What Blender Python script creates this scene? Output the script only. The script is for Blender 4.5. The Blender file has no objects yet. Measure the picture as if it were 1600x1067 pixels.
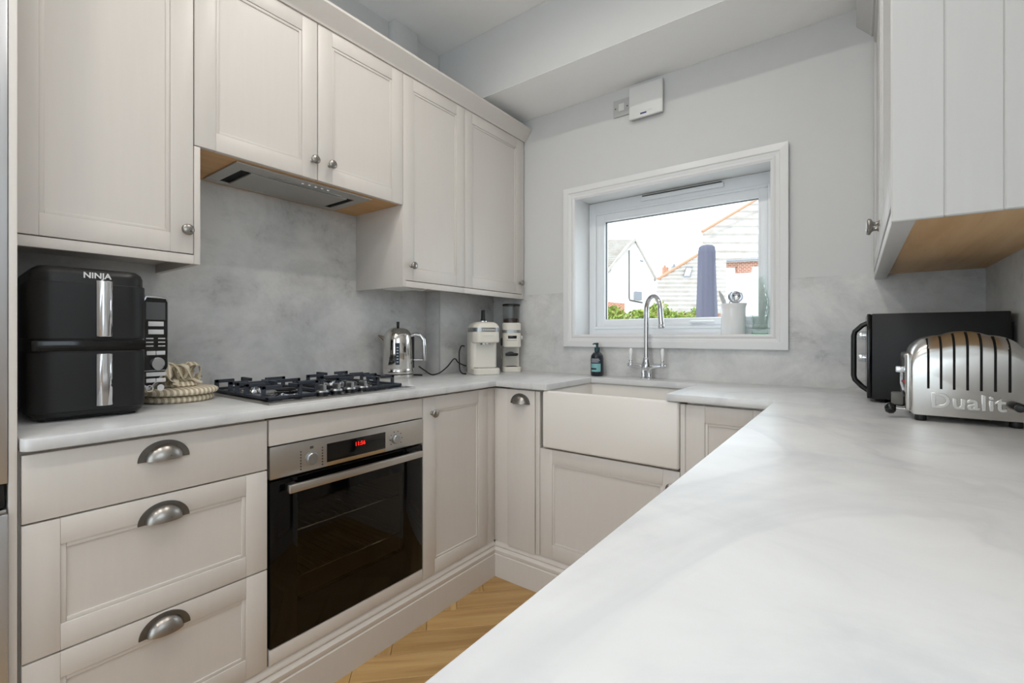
import bpy, bmesh, math, random
from mathutils import Vector, Matrix
random.seed(7)
PI = math.pi
SC = bpy.context.scene
COL = SC.collection

# ------------------------------------------------------------------ camera
F_PX, YAW, CY = 720.78, -0.6423, 523.77
CAM = Vector((1.3789, -0.6557, 1.1449))
cd = bpy.data.cameras.new('camera')
cd.sensor_width = 36.0
cd.lens = F_PX / 1600 * 36.0
cd.shift_y = (CY - 533.5) / 1600
cd.clip_start = 0.02
cam = bpy.data.objects.new('camera', cd)
cam.location = CAM
cam.rotation_euler = (PI / 2, 0, -YAW)
COL.objects.link(cam)
SC.camera = cam
# ------------------------------------------------------------------ view, world
SC.view_settings.view_transform = 'Standard'
SC.view_settings.look = 'None'
SC.view_settings.exposure = 0.45
SC.view_settings.gamma = 1.0
SC.view_settings.use_curve_mapping = False
world = bpy.data.worlds.new('overcast_sky')
SC.world = world
world.use_nodes = True
bg = world.node_tree.nodes['Background']
bg.inputs[0].default_value = (0.82, 0.91, 1.0, 1)
bg.inputs[1].default_value = 2.55
sl = bpy.data.lights.new('sun', 'SUN')
sl.energy = 1.3
sl.angle = math.radians(1.0)
sl.color = (1.0, 0.96, 0.90)
sun = bpy.data.objects.new('sun', sl)
sun.rotation_euler = (math.radians(42), 0, math.radians(-28))   # from behind the camera, high
COL.objects.link(sun)
LAMP_W = 3.3          # power of each assumed ceiling downlight
LAMP_C = (1.0, 0.945, 0.88)


def srgb(r, g, b):
    def c(v):
        v /= 255.0
        return v / 12.92 if v <= 0.04045 else ((v + 0.055) / 1.055) ** 2.4
    return (c(r), c(g), c(b), 1.0)


# ------------------------------------------------------------------ materials
def mat(name, col, rough=0.5, metal=0.0, spec=0.5, coat=0.0, trans=0.0, ior=1.45, emit=None, estr=0.0):
    m = bpy.data.materials.new(name)
    m.use_nodes = True
    p = m.node_tree.nodes['Principled BSDF']
    p.inputs['Base Color'].default_value = srgb(*col)
    p.inputs['Roughness'].default_value = rough
    p.inputs['Metallic'].default_value = metal
    p.inputs['Specular IOR Level'].default_value = spec
    p.inputs['Coat Weight'].default_value = coat
    p.inputs['Transmission Weight'].default_value = trans
    p.inputs['IOR'].default_value = ior
    if emit:
        p.inputs['Emission Color'].default_value = srgb(*emit)
        p.inputs['Emission Strength'].default_value = estr
    return m


def nodes(m):
    nt = m.node_tree
    return nt, nt.nodes, nt.links, nt.nodes['Principled BSDF']


def pos(nt, scale=(1, 1, 1), obj=False, rot=(0, 0, 0)):
    mp = nt.nodes.new('ShaderNodeMapping')
    mp.inputs['Scale'].default_value = scale
    mp.inputs['Rotation'].default_value = rot
    if obj:
        tc = nt.nodes.new('ShaderNodeTexCoord')
        nt.links.new(tc.outputs['Object'], mp.inputs[0])
    else:
        g = nt.nodes.new('ShaderNodeNewGeometry')
        nt.links.new(g.outputs['Position'], mp.inputs[0])
    return mp.outputs[0]


def noise(nt, vec, scale, detail=6, rough=0.6, dist=0.0):
    n = nt.nodes.new('ShaderNodeTexNoise')
    n.inputs['Scale'].default_value = scale
    n.inputs['Detail'].default_value = detail
    n.inputs['Roughness'].default_value = rough
    n.inputs['Distortion'].default_value = dist
    nt.links.new(vec, n.inputs['Vector'])
    return n.outputs['Fac']


def ramp(nt, fac, stops):
    r = nt.nodes.new('ShaderNodeValToRGB')
    e = r.color_ramp.elements
    while len(e) < len(stops):
        e.new(0.5)
    for i, (p, c) in enumerate(stops):
        e[i].position = p
        e[i].color = c if len(c) == 4 else srgb(*c)
    nt.links.new(fac, r.inputs[0])
    return r.outputs[0]


def mixc(nt, fac, a, b, mode='MIX'):
    n = nt.nodes.new('ShaderNodeMix')
    n.data_type = 'RGBA'
    n.blend_type = mode
    for sock, v in ((n.inputs[0], fac), (n.inputs[6], a), (n.inputs[7], b)):
        if isinstance(v, (int, float)):
            sock.default_value = v
        elif isinstance(v, tuple):
            sock.default_value = v
        else:
            nt.links.new(v, sock)
    return n.outputs[2]


def bump(nt, fac, strength, dist=0.002):
    b = nt.nodes.new('ShaderNodeBump')
    b.inputs['Strength'].default_value = strength
    b.inputs['Distance'].default_value = dist
    nt.links.new(fac, b.inputs['Height'])
    nt.links.new(b.outputs[0], nt.nodes['Principled BSDF'].inputs['Normal'])


def paint(name, col, rough=0.45, grain=(60, 60, 4), amt=0.05):
    m = mat(name, col, rough)
    nt, N, L, p = nodes(m)
    f = noise(nt, pos(nt, grain), 1.0, 4)
    L.new(mixc(nt, f, srgb(*[c * (1 - amt * 0.5) for c in col]), srgb(*[min(255, c * (1 + amt * 0.3)) for c in col])), p.inputs['Base Color'])
    bump(nt, f, 0.08, 0.001)
    return m


M = {}
M['cab'] = paint('taupe_cabinet_paint', (214, 208, 202), 0.42, (70, 70, 5), 0.03)
M['endwhite'] = paint('pale_cabinet_paint', (202, 201, 199), 0.42, (70, 70, 5), 0.03)
M['wall'] = paint('white_wall_paint', (213, 213, 212), 0.75, (30, 30, 30), 0.02)
M['ceil'] = paint('white_ceiling_paint', (249, 249, 248), 0.8, (30, 30, 30), 0.02)
M['gloss'] = paint('white_gloss_trim', (228, 228, 228), 0.3, (30, 30, 30), 0.01)
M['upvc'] = mat('white_upvc', (236, 239, 242), 0.22)
M['white'] = mat('white_plastic', (226, 226, 224), 0.35)
M['greyplast'] = mat('pale_grey_plastic', (190, 190, 188), 0.4)
# worktop : pale stone with soft veins
m = M['top'] = mat('pale_stone_worktop', (226, 223, 217), 0.26, spec=0.9)
nt, N, L, p = nodes(m)
f1 = noise(nt, pos(nt, (1.0, 1.6, 1.0)), 3.2, 9, 0.62, 0.9)
f2 = noise(nt, pos(nt, (1.4, 0.8, 1.0), rot=(0, 0, 0.6)), 1.6, 5, 0.5, 1.6)
c1 = ramp(nt, f1, [(0.28, (200, 201, 203)), (0.48, (214, 214, 214)), (0.75, (222, 222, 222))])
c2 = ramp(nt, f2, [(0.40, (255, 255, 255)), (0.475, (226, 227, 230)), (0.52, (255, 255, 255))])
L.new(mixc(nt, 0.45, c1, c2, 'MULTIPLY'), p.inputs['Base Color'])
L.new(ramp(nt, f1, [(0.3, (0.34, 0.34, 0.34, 1)), (0.7, (0.28, 0.28, 0.28, 1))]), p.inputs['Roughness'])
# splashback : clouded grey stone
m = M['splash'] = mat('clouded_grey_splashback', (186, 187, 185), 0.42)
nt, N, L, p = nodes(m)
f1 = noise(nt, pos(nt), 2.3, 8, 0.62, 0.5)
f2 = noise(nt, pos(nt, (1, 1, 1.4)), 4.2, 10, 0.72, 0.4)
c1 = ramp(nt, f1, [(0.30, (196, 197, 197)), (0.5, (218, 217, 215)), (0.72, (228, 226, 223))])
c2 = ramp(nt, f2, [(0.30, (112, 112, 112)), (0.42, (222, 222, 222)), (0.58, (255, 255, 255))])
L.new(mixc(nt, 0.55, c1, c2, 'MULTIPLY'), p.inputs['Base Color'])


def oak(name, tones, axis='x', scale=1.0, rough=0.45, rnd=False):
    m = mat(name, tones[1], rough)
    nt, N, L, p = nodes(m)
    sc = {'x': (2.2, 26, 26), 'y': (26, 2.2, 26), 'z': (26, 26, 2.2)}[axis]
    v = pos(nt, tuple(s * scale for s in sc), obj=True)
    if rnd:
        oi = N.new('ShaderNodeObjectInfo')
        ad = N.new('ShaderNodeVectorMath')
        ad.operation = 'ADD'
        ml = N.new('ShaderNodeMath')
        ml.operation = 'MULTIPLY'
        ml.inputs[1].default_value = 37.0
        L.new(oi.outputs['Random'], ml.inputs[0])
        L.new(v, ad.inputs[0])
        L.new(ml.outputs[0], ad.inputs[1])
        v = ad.outputs[0]
    f = noise(nt, v, 1.0, 7, 0.6, 0.7)
    c = ramp(nt, f, [(0.25, tones[0]), (0.5, tones[1]), (0.75, tones[2])])
    k = noise(nt, v, 0.33, 3, 0.5, 1.5)
    c = mixc(nt, ramp(nt, k, [(0.24, (0.75, 0.75, 0.75, 1)), (0.31, (0, 0, 0, 1))]), c, srgb(*tones[3]))
    if rnd:
        c = mixc(nt, 0.5, c, ramp(nt, oi.outputs['Random'], [(0, (205, 200, 190)), (1, (255, 255, 255))]), 'MULTIPLY')
    L.new(c, p.inputs['Base Color'])
    bump(nt, f, 0.12, 0.001)
    return m


M['floor'] = oak('oak_floor_plank', [(164, 127, 78), (192, 154, 100), (210, 175, 122), (104, 70, 38)], 'x', 1.0, 0.4, True)
M['subfloor'] = mat('floor_screed', (120, 96, 66), 0.8)
M['oakunder'] = oak('oak_veneer_underside', [(208, 166, 118), (226, 188, 140), (234, 200, 156), (190, 148, 104)], 'y', 0.7, 0.5)
M['oakhood'] = oak('oak_veneer_hood_board', [(186, 143, 94), (206, 163, 110), (216, 176, 126), (180, 136, 88)], 'y', 0.7, 0.5)


def metal(name, col, rough, brush=None, amt=0.12):
    m = mat(name, col, rough, 1.0)
    if brush:
        nt, N, L, p = nodes(m)
        f = noise(nt, pos(nt, brush, obj=True), 1.0, 3)
        L.new(ramp(nt, f, [(0.3, (rough - amt,) * 3 + (1,)), (0.7, (rough + amt,) * 3 + (1,))]), p.inputs['Roughness'])
        bump(nt, f, 0.03, 0.0005)
    return m


M['steel'] = metal('brushed_stainless_steel', (190, 187, 182), 0.34, (4, 4, 300), 0.06)
M['steelv'] = metal('brushed_fridge_steel', (212, 214, 218), 0.36, (300, 300, 4), 0.06)
M['hoodsteel'] = metal('hood_stainless_steel', (196, 193, 188), 0.5)
M['chrome'] = metal('polished_chrome', (222, 224, 228), 0.07)
M['pol'] = metal('polished_steel_toaster', (208, 206, 202), 0.24)
M['kettle'] = metal('polished_steel_kettle', (214, 212, 208), 0.09)
M['pewter'] = metal('antique_pewter', (158, 154, 149), 0.34, (90, 90, 90), 0.08)
M['pewterd'] = metal('dark_pewter_flange', (118, 116, 113), 0.5)
M['black'] = mat('black_plastic', (22, 22, 23), 0.38)
M['blackmatt'] = mat('black_matt_plastic', (21, 21, 22), 0.48)
M['blackgloss'] = mat('black_gloss_plastic', (12, 12, 13), 0.12)
M['blackglass'] = mat('black_oven_glass', (4, 4, 5), 0.06, spec=0.35)
M['iron'] = mat('cast_iron_enamel', (52, 57, 66), 0.5)
M['hobplate'] = metal('hob_steel_plate', (120, 120, 122), 0.16)
M['dark'] = mat('dark_void', (10, 10, 10), 0.8)
M['filter'] = metal('hood_filter_panel', (190, 187, 182), 0.55)
M['ceramic'] = mat('white_fireclay', (232, 227, 221), 0.30)
M['porcelain'] = mat('white_porcelain', (240, 240, 240), 0.15, coat=0.3)
M['cream'] = mat('cream_enamel', (232, 227, 216), 0.25, coat=0.2)
M['band'] = metal('pale_steel_band', (176, 178, 180), 0.3)
M['navy'] = mat('dark_blue_bottle', (16, 26, 38), 0.12, coat=0.4)
M['teal'] = mat('dark_teal_pump', (18, 56, 62), 0.35)
M['labelteal'] = mat('pale_teal_label', (128, 182, 184), 0.5)
M['labelnavy'] = mat('navy_label', (40, 54, 70), 0.5)
M['labelwhite'] = mat('white_print', (222, 222, 222), 0.5)
M['print'] = mat('dark_grey_print', (70, 68, 66), 0.5)
M['printlight'] = mat('light_grey_print', (200, 200, 200), 0.5)
M['screen'] = mat('grey_lcd_screen', (78, 80, 82), 0.2)
M['display'] = mat('black_display_glass', (6, 6, 7), 0.1)
M['led'] = mat('red_led_digits', (255, 30, 20), 0.5, emit=(255, 30, 20), estr=1.6)
M['bronze'] = metal('bronze_strip', (190, 160, 122), 0.4)
M['grey'] = mat('mid_grey_plastic', (96, 94, 90), 0.4)
M['red'] = mat('red_plastic', (196, 30, 30), 0.4)
M['blueprint'] = mat('blue_print', (30, 40, 110), 0.5)
M['fabric'] = mat('cream_cotton', (222, 210, 186), 0.9)
M['cable'] = mat('black_cable', (16, 16, 17), 0.5)
M['ovencav'] = mat('oven_enamel', (92, 80, 64), 0.35)
M['beans'] = mat('coffee_beans', (52, 34, 24), 0.5)
M['parasol'] = mat('grey_violet_cover', (84, 84, 98), 0.85)
M['render'] = mat('white_house_render', (240, 240, 238), 0.9)
M['terracotta'] = mat('terracotta_tile', (176, 132, 104), 0.8)
M['lead'] = mat('grey_lead', (130, 134, 140), 0.6)
M['ground'] = mat('pale_paving', (190, 188, 182), 0.9)
M['twig'] = mat('hedge_stem', (80, 64, 40), 0.9)
# striped fabric
m = M['stripe'] = mat('striped_cotton', (226, 214, 190), 0.9)
nt, N, L, p = nodes(m)
w = N.new('ShaderNodeTexWave')
w.bands_direction = 'Y'
w.inputs['Scale'].default_value = 22.0
w.inputs['Distortion'].default_value = 0.6
L.new(pos(nt, obj=True), w.inputs['Vector'])
L.new(ramp(nt, w.outputs['Fac'], [(0.40, (232, 222, 202)), (0.55, (184, 167, 138)), (0.85, (188, 172, 144))]), p.inputs['Base Color'])
# leaves
m = M['leaf'] = mat('hedge_leaf', (150, 178, 70), 0.6)
nt, N, L, p = nodes(m)
L.new(ramp(nt, noise(nt, pos(nt), 9.0, 3), [(0.3, (88, 112, 36)), (0.5, (132, 150, 60)), (0.7, (166, 162, 92))]), p.inputs['Base Color'])
# roof tiles and brick
m = M['tile'] = mat('weathered_roof_tile', (206, 196, 186), 0.9)
nt, N, L, p = nodes(m)
L.new(ramp(nt, noise(nt, pos(nt), 1.4, 6, 0.7), [(0.3, (150, 140, 130)), (0.5, (164, 158, 151)), (0.7, (172, 168, 163))]), p.inputs['Base Color'])
m = M['brick'] = mat('red_brick', (190, 120, 90), 0.9)
nt, N, L, p = nodes(m)
b = N.new('ShaderNodeTexBrick')
b.inputs['Color1'].default_value = srgb(168, 104, 78)
b.inputs['Color2'].default_value = srgb(150, 88, 64)
b.inputs['Mortar'].default_value = srgb(220, 200, 180)
b.inputs['Scale'].default_value = 2.2
L.new(pos(nt, rot=(PI / 2, 0, 0)), b.inputs['Vector'])
L.new(b.outputs['Color'], p.inputs['Base Color'])


def thin_glass(name, tint, refl_rough=0.02, ior=1.45):
    m = bpy.data.materials.new(name)
    m.use_nodes = True
    nt = m.node_tree
    nt.nodes.clear()
    o = nt.nodes.new('ShaderNodeOutputMaterial')
    mx = nt.nodes.new('ShaderNodeMixShader')
    t = nt.nodes.new('ShaderNodeBsdfTransparent')
    t.inputs[0].default_value = tint
    g = nt.nodes.new('ShaderNodeBsdfGlossy')
    g.inputs['Roughness'].default_value = refl_rough
    fr = nt.nodes.new('ShaderNodeFresnel')
    fr.inputs[0].default_value = ior
    ge = nt.nodes.new('ShaderNodeNewGeometry')
    sb_ = nt.nodes.new('ShaderNodeMath')
    sb_.operation = 'SUBTRACT'
    sb_.inputs[0].default_value = 1.0
    ml = nt.nodes.new('ShaderNodeMath')
    ml.operation = 'MULTIPLY'
    nt.links.new(ge.outputs['Backfacing'], sb_.inputs[1])
    nt.links.new(fr.outputs[0], ml.inputs[0])
    nt.links.new(sb_.outputs[0], ml.inputs[1])
    nt.links.new(ml.outputs[0], mx.inputs[0])
    nt.links.new(t.outputs[0], mx.inputs[1])
    nt.links.new(g.outputs[0], mx.inputs[2])
    nt.links.new(mx.outputs[0], o.inputs[0])
    return m


M['pane'] = thin_glass('window_glass', (0.97, 0.985, 0.98, 1))
M['ovenpane'] = thin_glass('smoked_oven_glass', (0.62, 0.59, 0.53, 1), 0.03)
M['hopper'] = thin_glass('clear_hopper_plastic', (0.95, 0.96, 0.965, 1), 0.05)
m = M['bottle'] = thin_glass('green_tinted_glass', (0.965, 0.996, 0.982, 1), 0.06, 1.5)
nt = m.node_tree
v = nt.nodes.new('ShaderNodeTexVoronoi')
v.inputs['Scale'].default_value = 75.0
nt.links.new(pos(nt, (1, 1, 0.7), obj=True), v.inputs['Vector'])
bp = nt.nodes.new('ShaderNodeBump')
bp.inputs['Strength'].default_value = 0.9
bp.inputs['Distance'].default_value = 0.01
nt.links.new(v.outputs['Distance'], bp.inputs['Height'])
for n_ in nt.nodes:
    if n_.type in ('BSDF_GLOSSY', 'FRESNEL'):
        nt.links.new(bp.outputs[0], n_.inputs['Normal'])
M['greenbase'] = mat('green_glass_base', (120, 236, 180), 0.05, trans=0.5, ior=1.35)


# ------------------------------------------------------------------ mesh builder
class MB:
    def __init__(s, Mx=None):
        s.bm = bmesh.new()
        s.M = Mx or Matrix.Identity(4)

    def _merge(s, b2):
        me = bpy.data.meshes.new('tmp')
        b2.to_mesh(me)
        b2.free()
        me.transform(s.M)
        s.bm.from_mesh(me)
        bpy.data.meshes.remove(me)
        return s

    def box(s, x0, y0, z0, x1, y1, z1, b=0.0, seg=2):
        t = bmesh.new()
        bmesh.ops.create_cube(t, size=1.0)
        dx, dy, dz = abs(x1 - x0), abs(y1 - y0), abs(z1 - z0)
        bmesh.ops.scale(t, vec=(dx, dy, dz), verts=t.verts)
        bmesh.ops.translate(t, vec=((x0 + x1) / 2, (y0 + y1) / 2, (z0 + z1) / 2), verts=t.verts)
        if b > 0:
            b = min(b, min(dx, dy, dz) * 0.49)
            bmesh.ops.bevel(t, geom=t.edges[:], offset=b, segments=seg, affect='EDGES', profile=0.5)
        return s._merge(t)

    def prism(s, poly, axis, a0, a1, b=0.0, seg=2):
        t = bmesh.new()
        f = {'x': lambda p, a: (a, p[0], p[1]), 'y': lambda p, a: (p[0], a, p[1]), 'z': lambda p, a: (p[0], p[1], a)}[axis]
        v0 = [t.verts.new(f(p, a0)) for p in poly]
        v1 = [t.verts.new(f(p, a1)) for p in poly]
        n = len(poly)
        t.faces.new(v0)
        t.faces.new(v1)
        for i in range(n):
            t.faces.new((v0[i], v0[(i + 1) % n], v1[(i + 1) % n], v1[i]))
        bmesh.ops.recalc_face_normals(t, faces=t.faces)
        if b > 0:
            bmesh.ops.bevel(t, geom=t.edges[:], offset=b, segments=seg, affect='EDGES', profile=0.5)
        return s._merge(t)

    def lathe(s, prof, base=(0, 0, 0), axis=(0, 0, 1), n=32, sq=None):
        t = bmesh.new()
        q = Vector((0, 0, 1)).rotation_difference(Vector(axis).normalized()).to_matrix().to_4x4()
        rings = []
        for r, z in prof:
            if r < 1e-6:
                rings.append([t.verts.new((0, 0, z))])
            else:
                rings.append([t.verts.new((r * math.cos(2 * PI * k / n), r * math.sin(2 * PI * k / n), z)) for k in range(n)])
        for a, b in zip(rings, rings[1:]):
            for k in range(n):
                k2 = (k + 1) % n
                if len(a) == 1 and len(b) == 1:
                    continue
                if len(a) == 1:
                    t.faces.new((a[0], b[k], b[k2]))
                elif len(b) == 1:
                    t.faces.new((a[k], a[k2], b[0]))
                else:
                    t.faces.new((a[k], a[k2], b[k2], b[k]))
        if sq:
            bmesh.ops.scale(t, vec=sq, verts=t.verts)
        bmesh.ops.transform(t, matrix=Matrix.Translation(Vector(base)) @ q, verts=t.verts)
        bmesh.ops.recalc_face_normals(t, faces=t.faces)
        return s._merge(t)

    def cyl(s, p0, p1, r0, r1=None, n=20, b=0.0):
        p0, p1 = Vector(p0), Vector(p1)
        h = (p1 - p0).length
        r1 = r0 if r1 is None else r1
        if b:
            pr = [(0, 0), (r0 - b, 0), (r0 - b * 0.3, b * 0.3), (r0, b), (r1, h - b), (r1 - b * 0.3, h - b * 0.3), (r1 - b, h), (0, h)]
        else:
            pr = [(0, 0), (r0, 0), (r1, h), (0, h)]
        return s.lathe(pr, p0, p1 - p0, n)

    def tube(s, path, r, n=10, closed=False, sx=1.0):
        P = [Vector(p) for p in path]
        t = bmesh.new()
        m = len(P)
        R = r if isinstance(r, (list, tuple)) else [r] * m
        up = Vector((0, 0, 1))
        rings = []
        prev = None
        for i in range(m):
            a = P[(i - 1) % m] if (closed or i > 0) else P[i]
            c = P[(i + 1) % m] if (closed or i < m - 1) else P[i]
            d = (c - a).normalized()
            if prev is None:
                u = d.cross(up)
                if u.length < 1e-3:
                    u = d.cross(Vector((1, 0, 0)))
            else:
                u = prev - d * prev.dot(d)
            u.normalize()
            prev = u
            w = d.cross(u)
            rings.append([t.verts.new(P[i] + (u * math.cos(2 * PI * k / n) * sx + w * math.sin(2 * PI * k / n)) * R[i]) for k in range(n)])
        pairs = list(zip(rings, rings[1:])) + ([(rings[-1], rings[0])] if closed else [])
        for a, b in pairs:
            for k in range(n):
                t.faces.new((a[k], a[(k + 1) % n], b[(k + 1) % n], b[k]))
        if not closed:
            t.faces.new(rings[0])
            t.faces.new(rings[-1])
        bmesh.ops.recalc_face_normals(t, faces=t.faces)
        return s._merge(t)

    def raw(s, verts, faces):
        t = bmesh.new()
        v = [t.verts.new(p) for p in verts]
        for f in faces:
            t.faces.new([v[i] for i in f])
        return s._merge(t)

    def build(s, name, m, parent=None, origin=None, smooth=35):
        bm = s.bm
        me = bpy.data.meshes.new(name)
        if len(bm.verts):
            xs = [v.co for v in bm.verts]
            lo = Vector((min(v.x for v in xs), min(v.y for v in xs), min(v.z for v in xs)))
            hi = Vector((max(v.x for v in xs), max(v.y for v in xs), max(v.z for v in xs)))
        o_ = Vector(origin) if origin is not None else Vector(((lo.x + hi.x) / 2, (lo.y + hi.y) / 2, lo.z))
        if s.M.to_3x3().determinant() < 0:
            bmesh.ops.reverse_faces(bm, faces=bm.faces)
        bmesh.ops.translate(bm, vec=-o_, verts=bm.verts)
        bm.to_mesh(me)
        bm.free()
        if smooth:
            me.polygons.foreach_set('use_smooth', [True] * len(me.polygons))
            me.set_sharp_from_angle(angle=math.radians(smooth))
        me.materials.append(M[m])
        o = bpy.data.objects.new(name, me)
        COL.objects.link(o)
        ORG[o] = o_
        if parent is not None:
            o.parent = parent
            o.location = o_ - ORG[parent]
        else:
            o.location = o_
        return o


ORG = {}


def tag(o, label, cat, group=None):
    o['label'] = label
    o['category'] = cat
    if group:
        o['group'] = group
    return o


def struct(o, label=None):
    o['kind'] = 'structure'
    if label:
        o['label'] = label
    return o


def thing(name, label, cat, loc, rotz=0.0, group=None, local=False):
    o = bpy.data.objects.new(name, None)
    o.empty_display_size = 0.05
    COL.objects.link(o)
    o.location = loc
    o.rotation_euler = (0, 0, rotz)
    ORG[o] = Vector((0, 0, 0)) if local else Vector(loc)
    return tag(o, label, cat, group)


def text(name, body, size, depth, m, parent, Mx, bold=0.0, spacing=1.0, bevel=0.0):
    cu = bpy.data.curves.new(name, 'FONT')
    cu.body = body
    cu.size = size
    cu.extrude = depth
    cu.offset = bold
    cu.bevel_depth = bevel
    cu.space_character = spacing
    cu.align_x = 'CENTER'
    cu.align_y = 'CENTER'
    cu.resolution_u = 3
    t = bpy.data.objects.new(name + '_tmp', cu)
    COL.objects.link(t)
    dg = bpy.context.evaluated_depsgraph_get()
    me = bpy.data.meshes.new_from_object(t.evaluated_get(dg))
    bpy.data.objects.remove(t)
    b = MB(Mx)
    t2 = bmesh.new()
    t2.from_mesh(me)
    bpy.data.meshes.remove(me)
    b._merge(t2)
    return b.build(name, m, parent, smooth=0)


def fr(ax, o):
    """frame matrix: local (a along the front, b up, c outward) -> world"""
    cols = {'left': ((0, 1, 0), (0, 0, 1), (1, 0, 0)), 'far': ((1, 0, 0), (0, 0, 1), (0, -1, 0)), 'right': ((0, 1, 0), (0, 0, 1), (-1, 0, 0))}[ax]
    m = Matrix.Identity(4)
    for j in range(3):
        for i in range(3):
            m[i][j] = cols[j][i]
    for i in range(3):
        m[i][3] = o[i]
    return m


# ------------------------------------------------------------------ key planes
XL, XR, YF, YN = -0.58, 1.744, 1.615, -3.2      # walls
ZC, ZB, YBK = 2.78, 2.43, 1.25                  # ceiling, bulkhead underside, bulkhead face
WT, WB = 0.9317, 0.9050                         # worktop top and underside
ZF = 0.008                                      # floor
OX0, OX1, OZ0, OZ1 = 0.126, 1.088, 1.143, 1.908  # window opening
SP = 1.385                                      # splashback height

# ------------------------------------------------------------------ room shell
fl = struct(MB().box(XL - 0.2, YN - 0.2, -0.12, XR + 0.2, YF + 0.28, ZF - 0.012).build('floor', 'subfloor', origin=(0, 0, 0)), 'herringbone oak plank floor')
# herringbone planks in the aisle
PW, PL = 0.12, 0.60
pm = MB().box(-PL / 2 + 0.0007, -PW / 2 + 0.0007, -0.012, PL / 2 - 0.0007, PW / 2 - 0.0007, 0.0, 0.0012, 1)
plank0 = pm.build('plank', 'floor', fl, origin=(0, 0, 0))
pdata = plank0.data
first = True
c45 = math.sqrt(0.5)


def in_aisle(x, y):
    return -0.30 < x < 1.45 and YN - 0.1 < y < 1.32


for i in range(-40, 60):
    for j in range(-14, 16):
        # double herringbone lattice in a frame turned 45 degrees
        for kind in (0, 1):
            n = i
            if kind == 0:
                cx = n * PW + PL / 2 + j * 2 * PL
                cyy = n * PW + PW / 2
                ang = 0.0
            else:
                cyy = n * PW + PL / 2
                cx = n * PW - PW / 2 + j * 2 * PL
                ang = PI / 2
            # rotate lattice by 45 deg about the aisle corner
            X = (cx * c45 - cyy * c45) + 0.05
            Y = (cx * c45 + cyy * c45) + 0.40
            if not in_aisle(X, Y):
                continue
            if first:
                o = plank0
                first = False
            else:
                o = bpy.data.objects.new('plank', pdata)
                COL.objects.link(o)
                o.parent = fl
            o.location = (X, Y, ZF - random.random() * 0.0004)
            o.rotation_euler = (0, 0, ang + PI / 4)

struct(MB().box(XL - 0.2, YN - 0.2, ZC, XR + 0.2, YF + 0.28, ZC + 0.12).build('ceiling', 'ceil'), 'white painted ceiling')
struct(MB().box(XL - 0.2, YN, -0.1, XL, YF, ZC).build('wall_left', 'wall'), 'white painted left wall')
RY0, RY1, RZ0, RZ1 = -1.70, -0.32, 1.16, 2.20      # unseen side window beside the camera, added for its daylight
w = MB()
w.box(XR, YN, -0.1, XR + 0.2, RY0, ZC)
w.box(XR, RY1, -0.1, XR + 0.2, YF, ZC)
w.box(XR, RY0, -0.1, XR + 0.2, RY1, RZ0)
w.box(XR, RY0, RZ1, XR + 0.2, RY1, ZC)
struct(w.build('wall_right', 'wall'), 'white painted right wall')
YO = YF + 0.28
w = MB()
w.box(XL - 0.2, YF, -0.1, OX0, YO, ZC)
w.box(OX1, YF, -0.1, XR + 0.2, YO, ZC)
w.box(OX0, YF, -0.1, OX1, YO, OZ0)
w.box(OX0, YF, OZ1, OX1, YO, ZC)
struct(w.build('wall_far', 'wall'), 'white painted wall around the window')
w = MB()
w.box(XL - 0.2, YN - 0.2, -0.1, -0.45, YN, ZC)
w.box(1.62, YN - 0.2, -0.1, XR + 0.2, YN, ZC)
w.box(-0.45, YN - 0.2, 2.35, 1.62, YN, ZC)
struct(w.build('wall_near', 'wall'), 'white painted wall around the added glazed doors')
bk = struct(MB().box(XL + 0.001, YBK, ZB + 0.0015, XR - 0.001, YF - 0.001, ZC - 0.001).build('trim_1', 'wall'), 'boxed white ceiling bulkhead above the window wall')
MB().box(XL + 0.001, YBK, ZB, XR - 0.001, YF - 0.001, ZB + 0.0014).build('bright_soffit_sheet', 'ceil', bk)  # thin paler sheet: the underside's brighter light is put into its colour
struct(MB().box(XL, 0.885, 2.30, XL + 0.045, 1.045, ZC - 0.001, 0.002).build('trim_2', 'wall'), 'boxed white pipe casing above the wall cabinets')
# unseen glazed doors, added in the near wall to let daylight in
d = bpy.data.objects.new('added_doors', None)
COL.objects.link(d)
d.location = (0.585, YN - 0.1, ZF)
ORG[d] = d.location.copy()
struct(d, 'glazed white patio doors added out of view for daylight')
for x0, x1 in ((-0.45, 0.585), (0.585, 1.62)):
    q = MB()
    q.box(x0, YN - 0.13, ZF, x0 + 0.07, YN - 0.07, 2.35, 0.004)
    q.box(x1 - 0.07, YN - 0.13, ZF, x1, YN - 0.07, 2.35, 0.004)
    q.box(x0 + 0.07, YN - 0.13, ZF, x1 - 0.07, YN - 0.07, ZF + 0.09, 0.004)
    q.box(x0 + 0.07, YN - 0.13, 2.28, x1 - 0.07, YN - 0.07, 2.35, 0.004)
    f_ = q.build('door_leaf', 'upvc', d)
    MB().box(x0 + 0.068, YN - 0.104, ZF + 0.088, x1 - 0.068, YN - 0.098, 2.282).build('pane', 'pane', f_)

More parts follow.
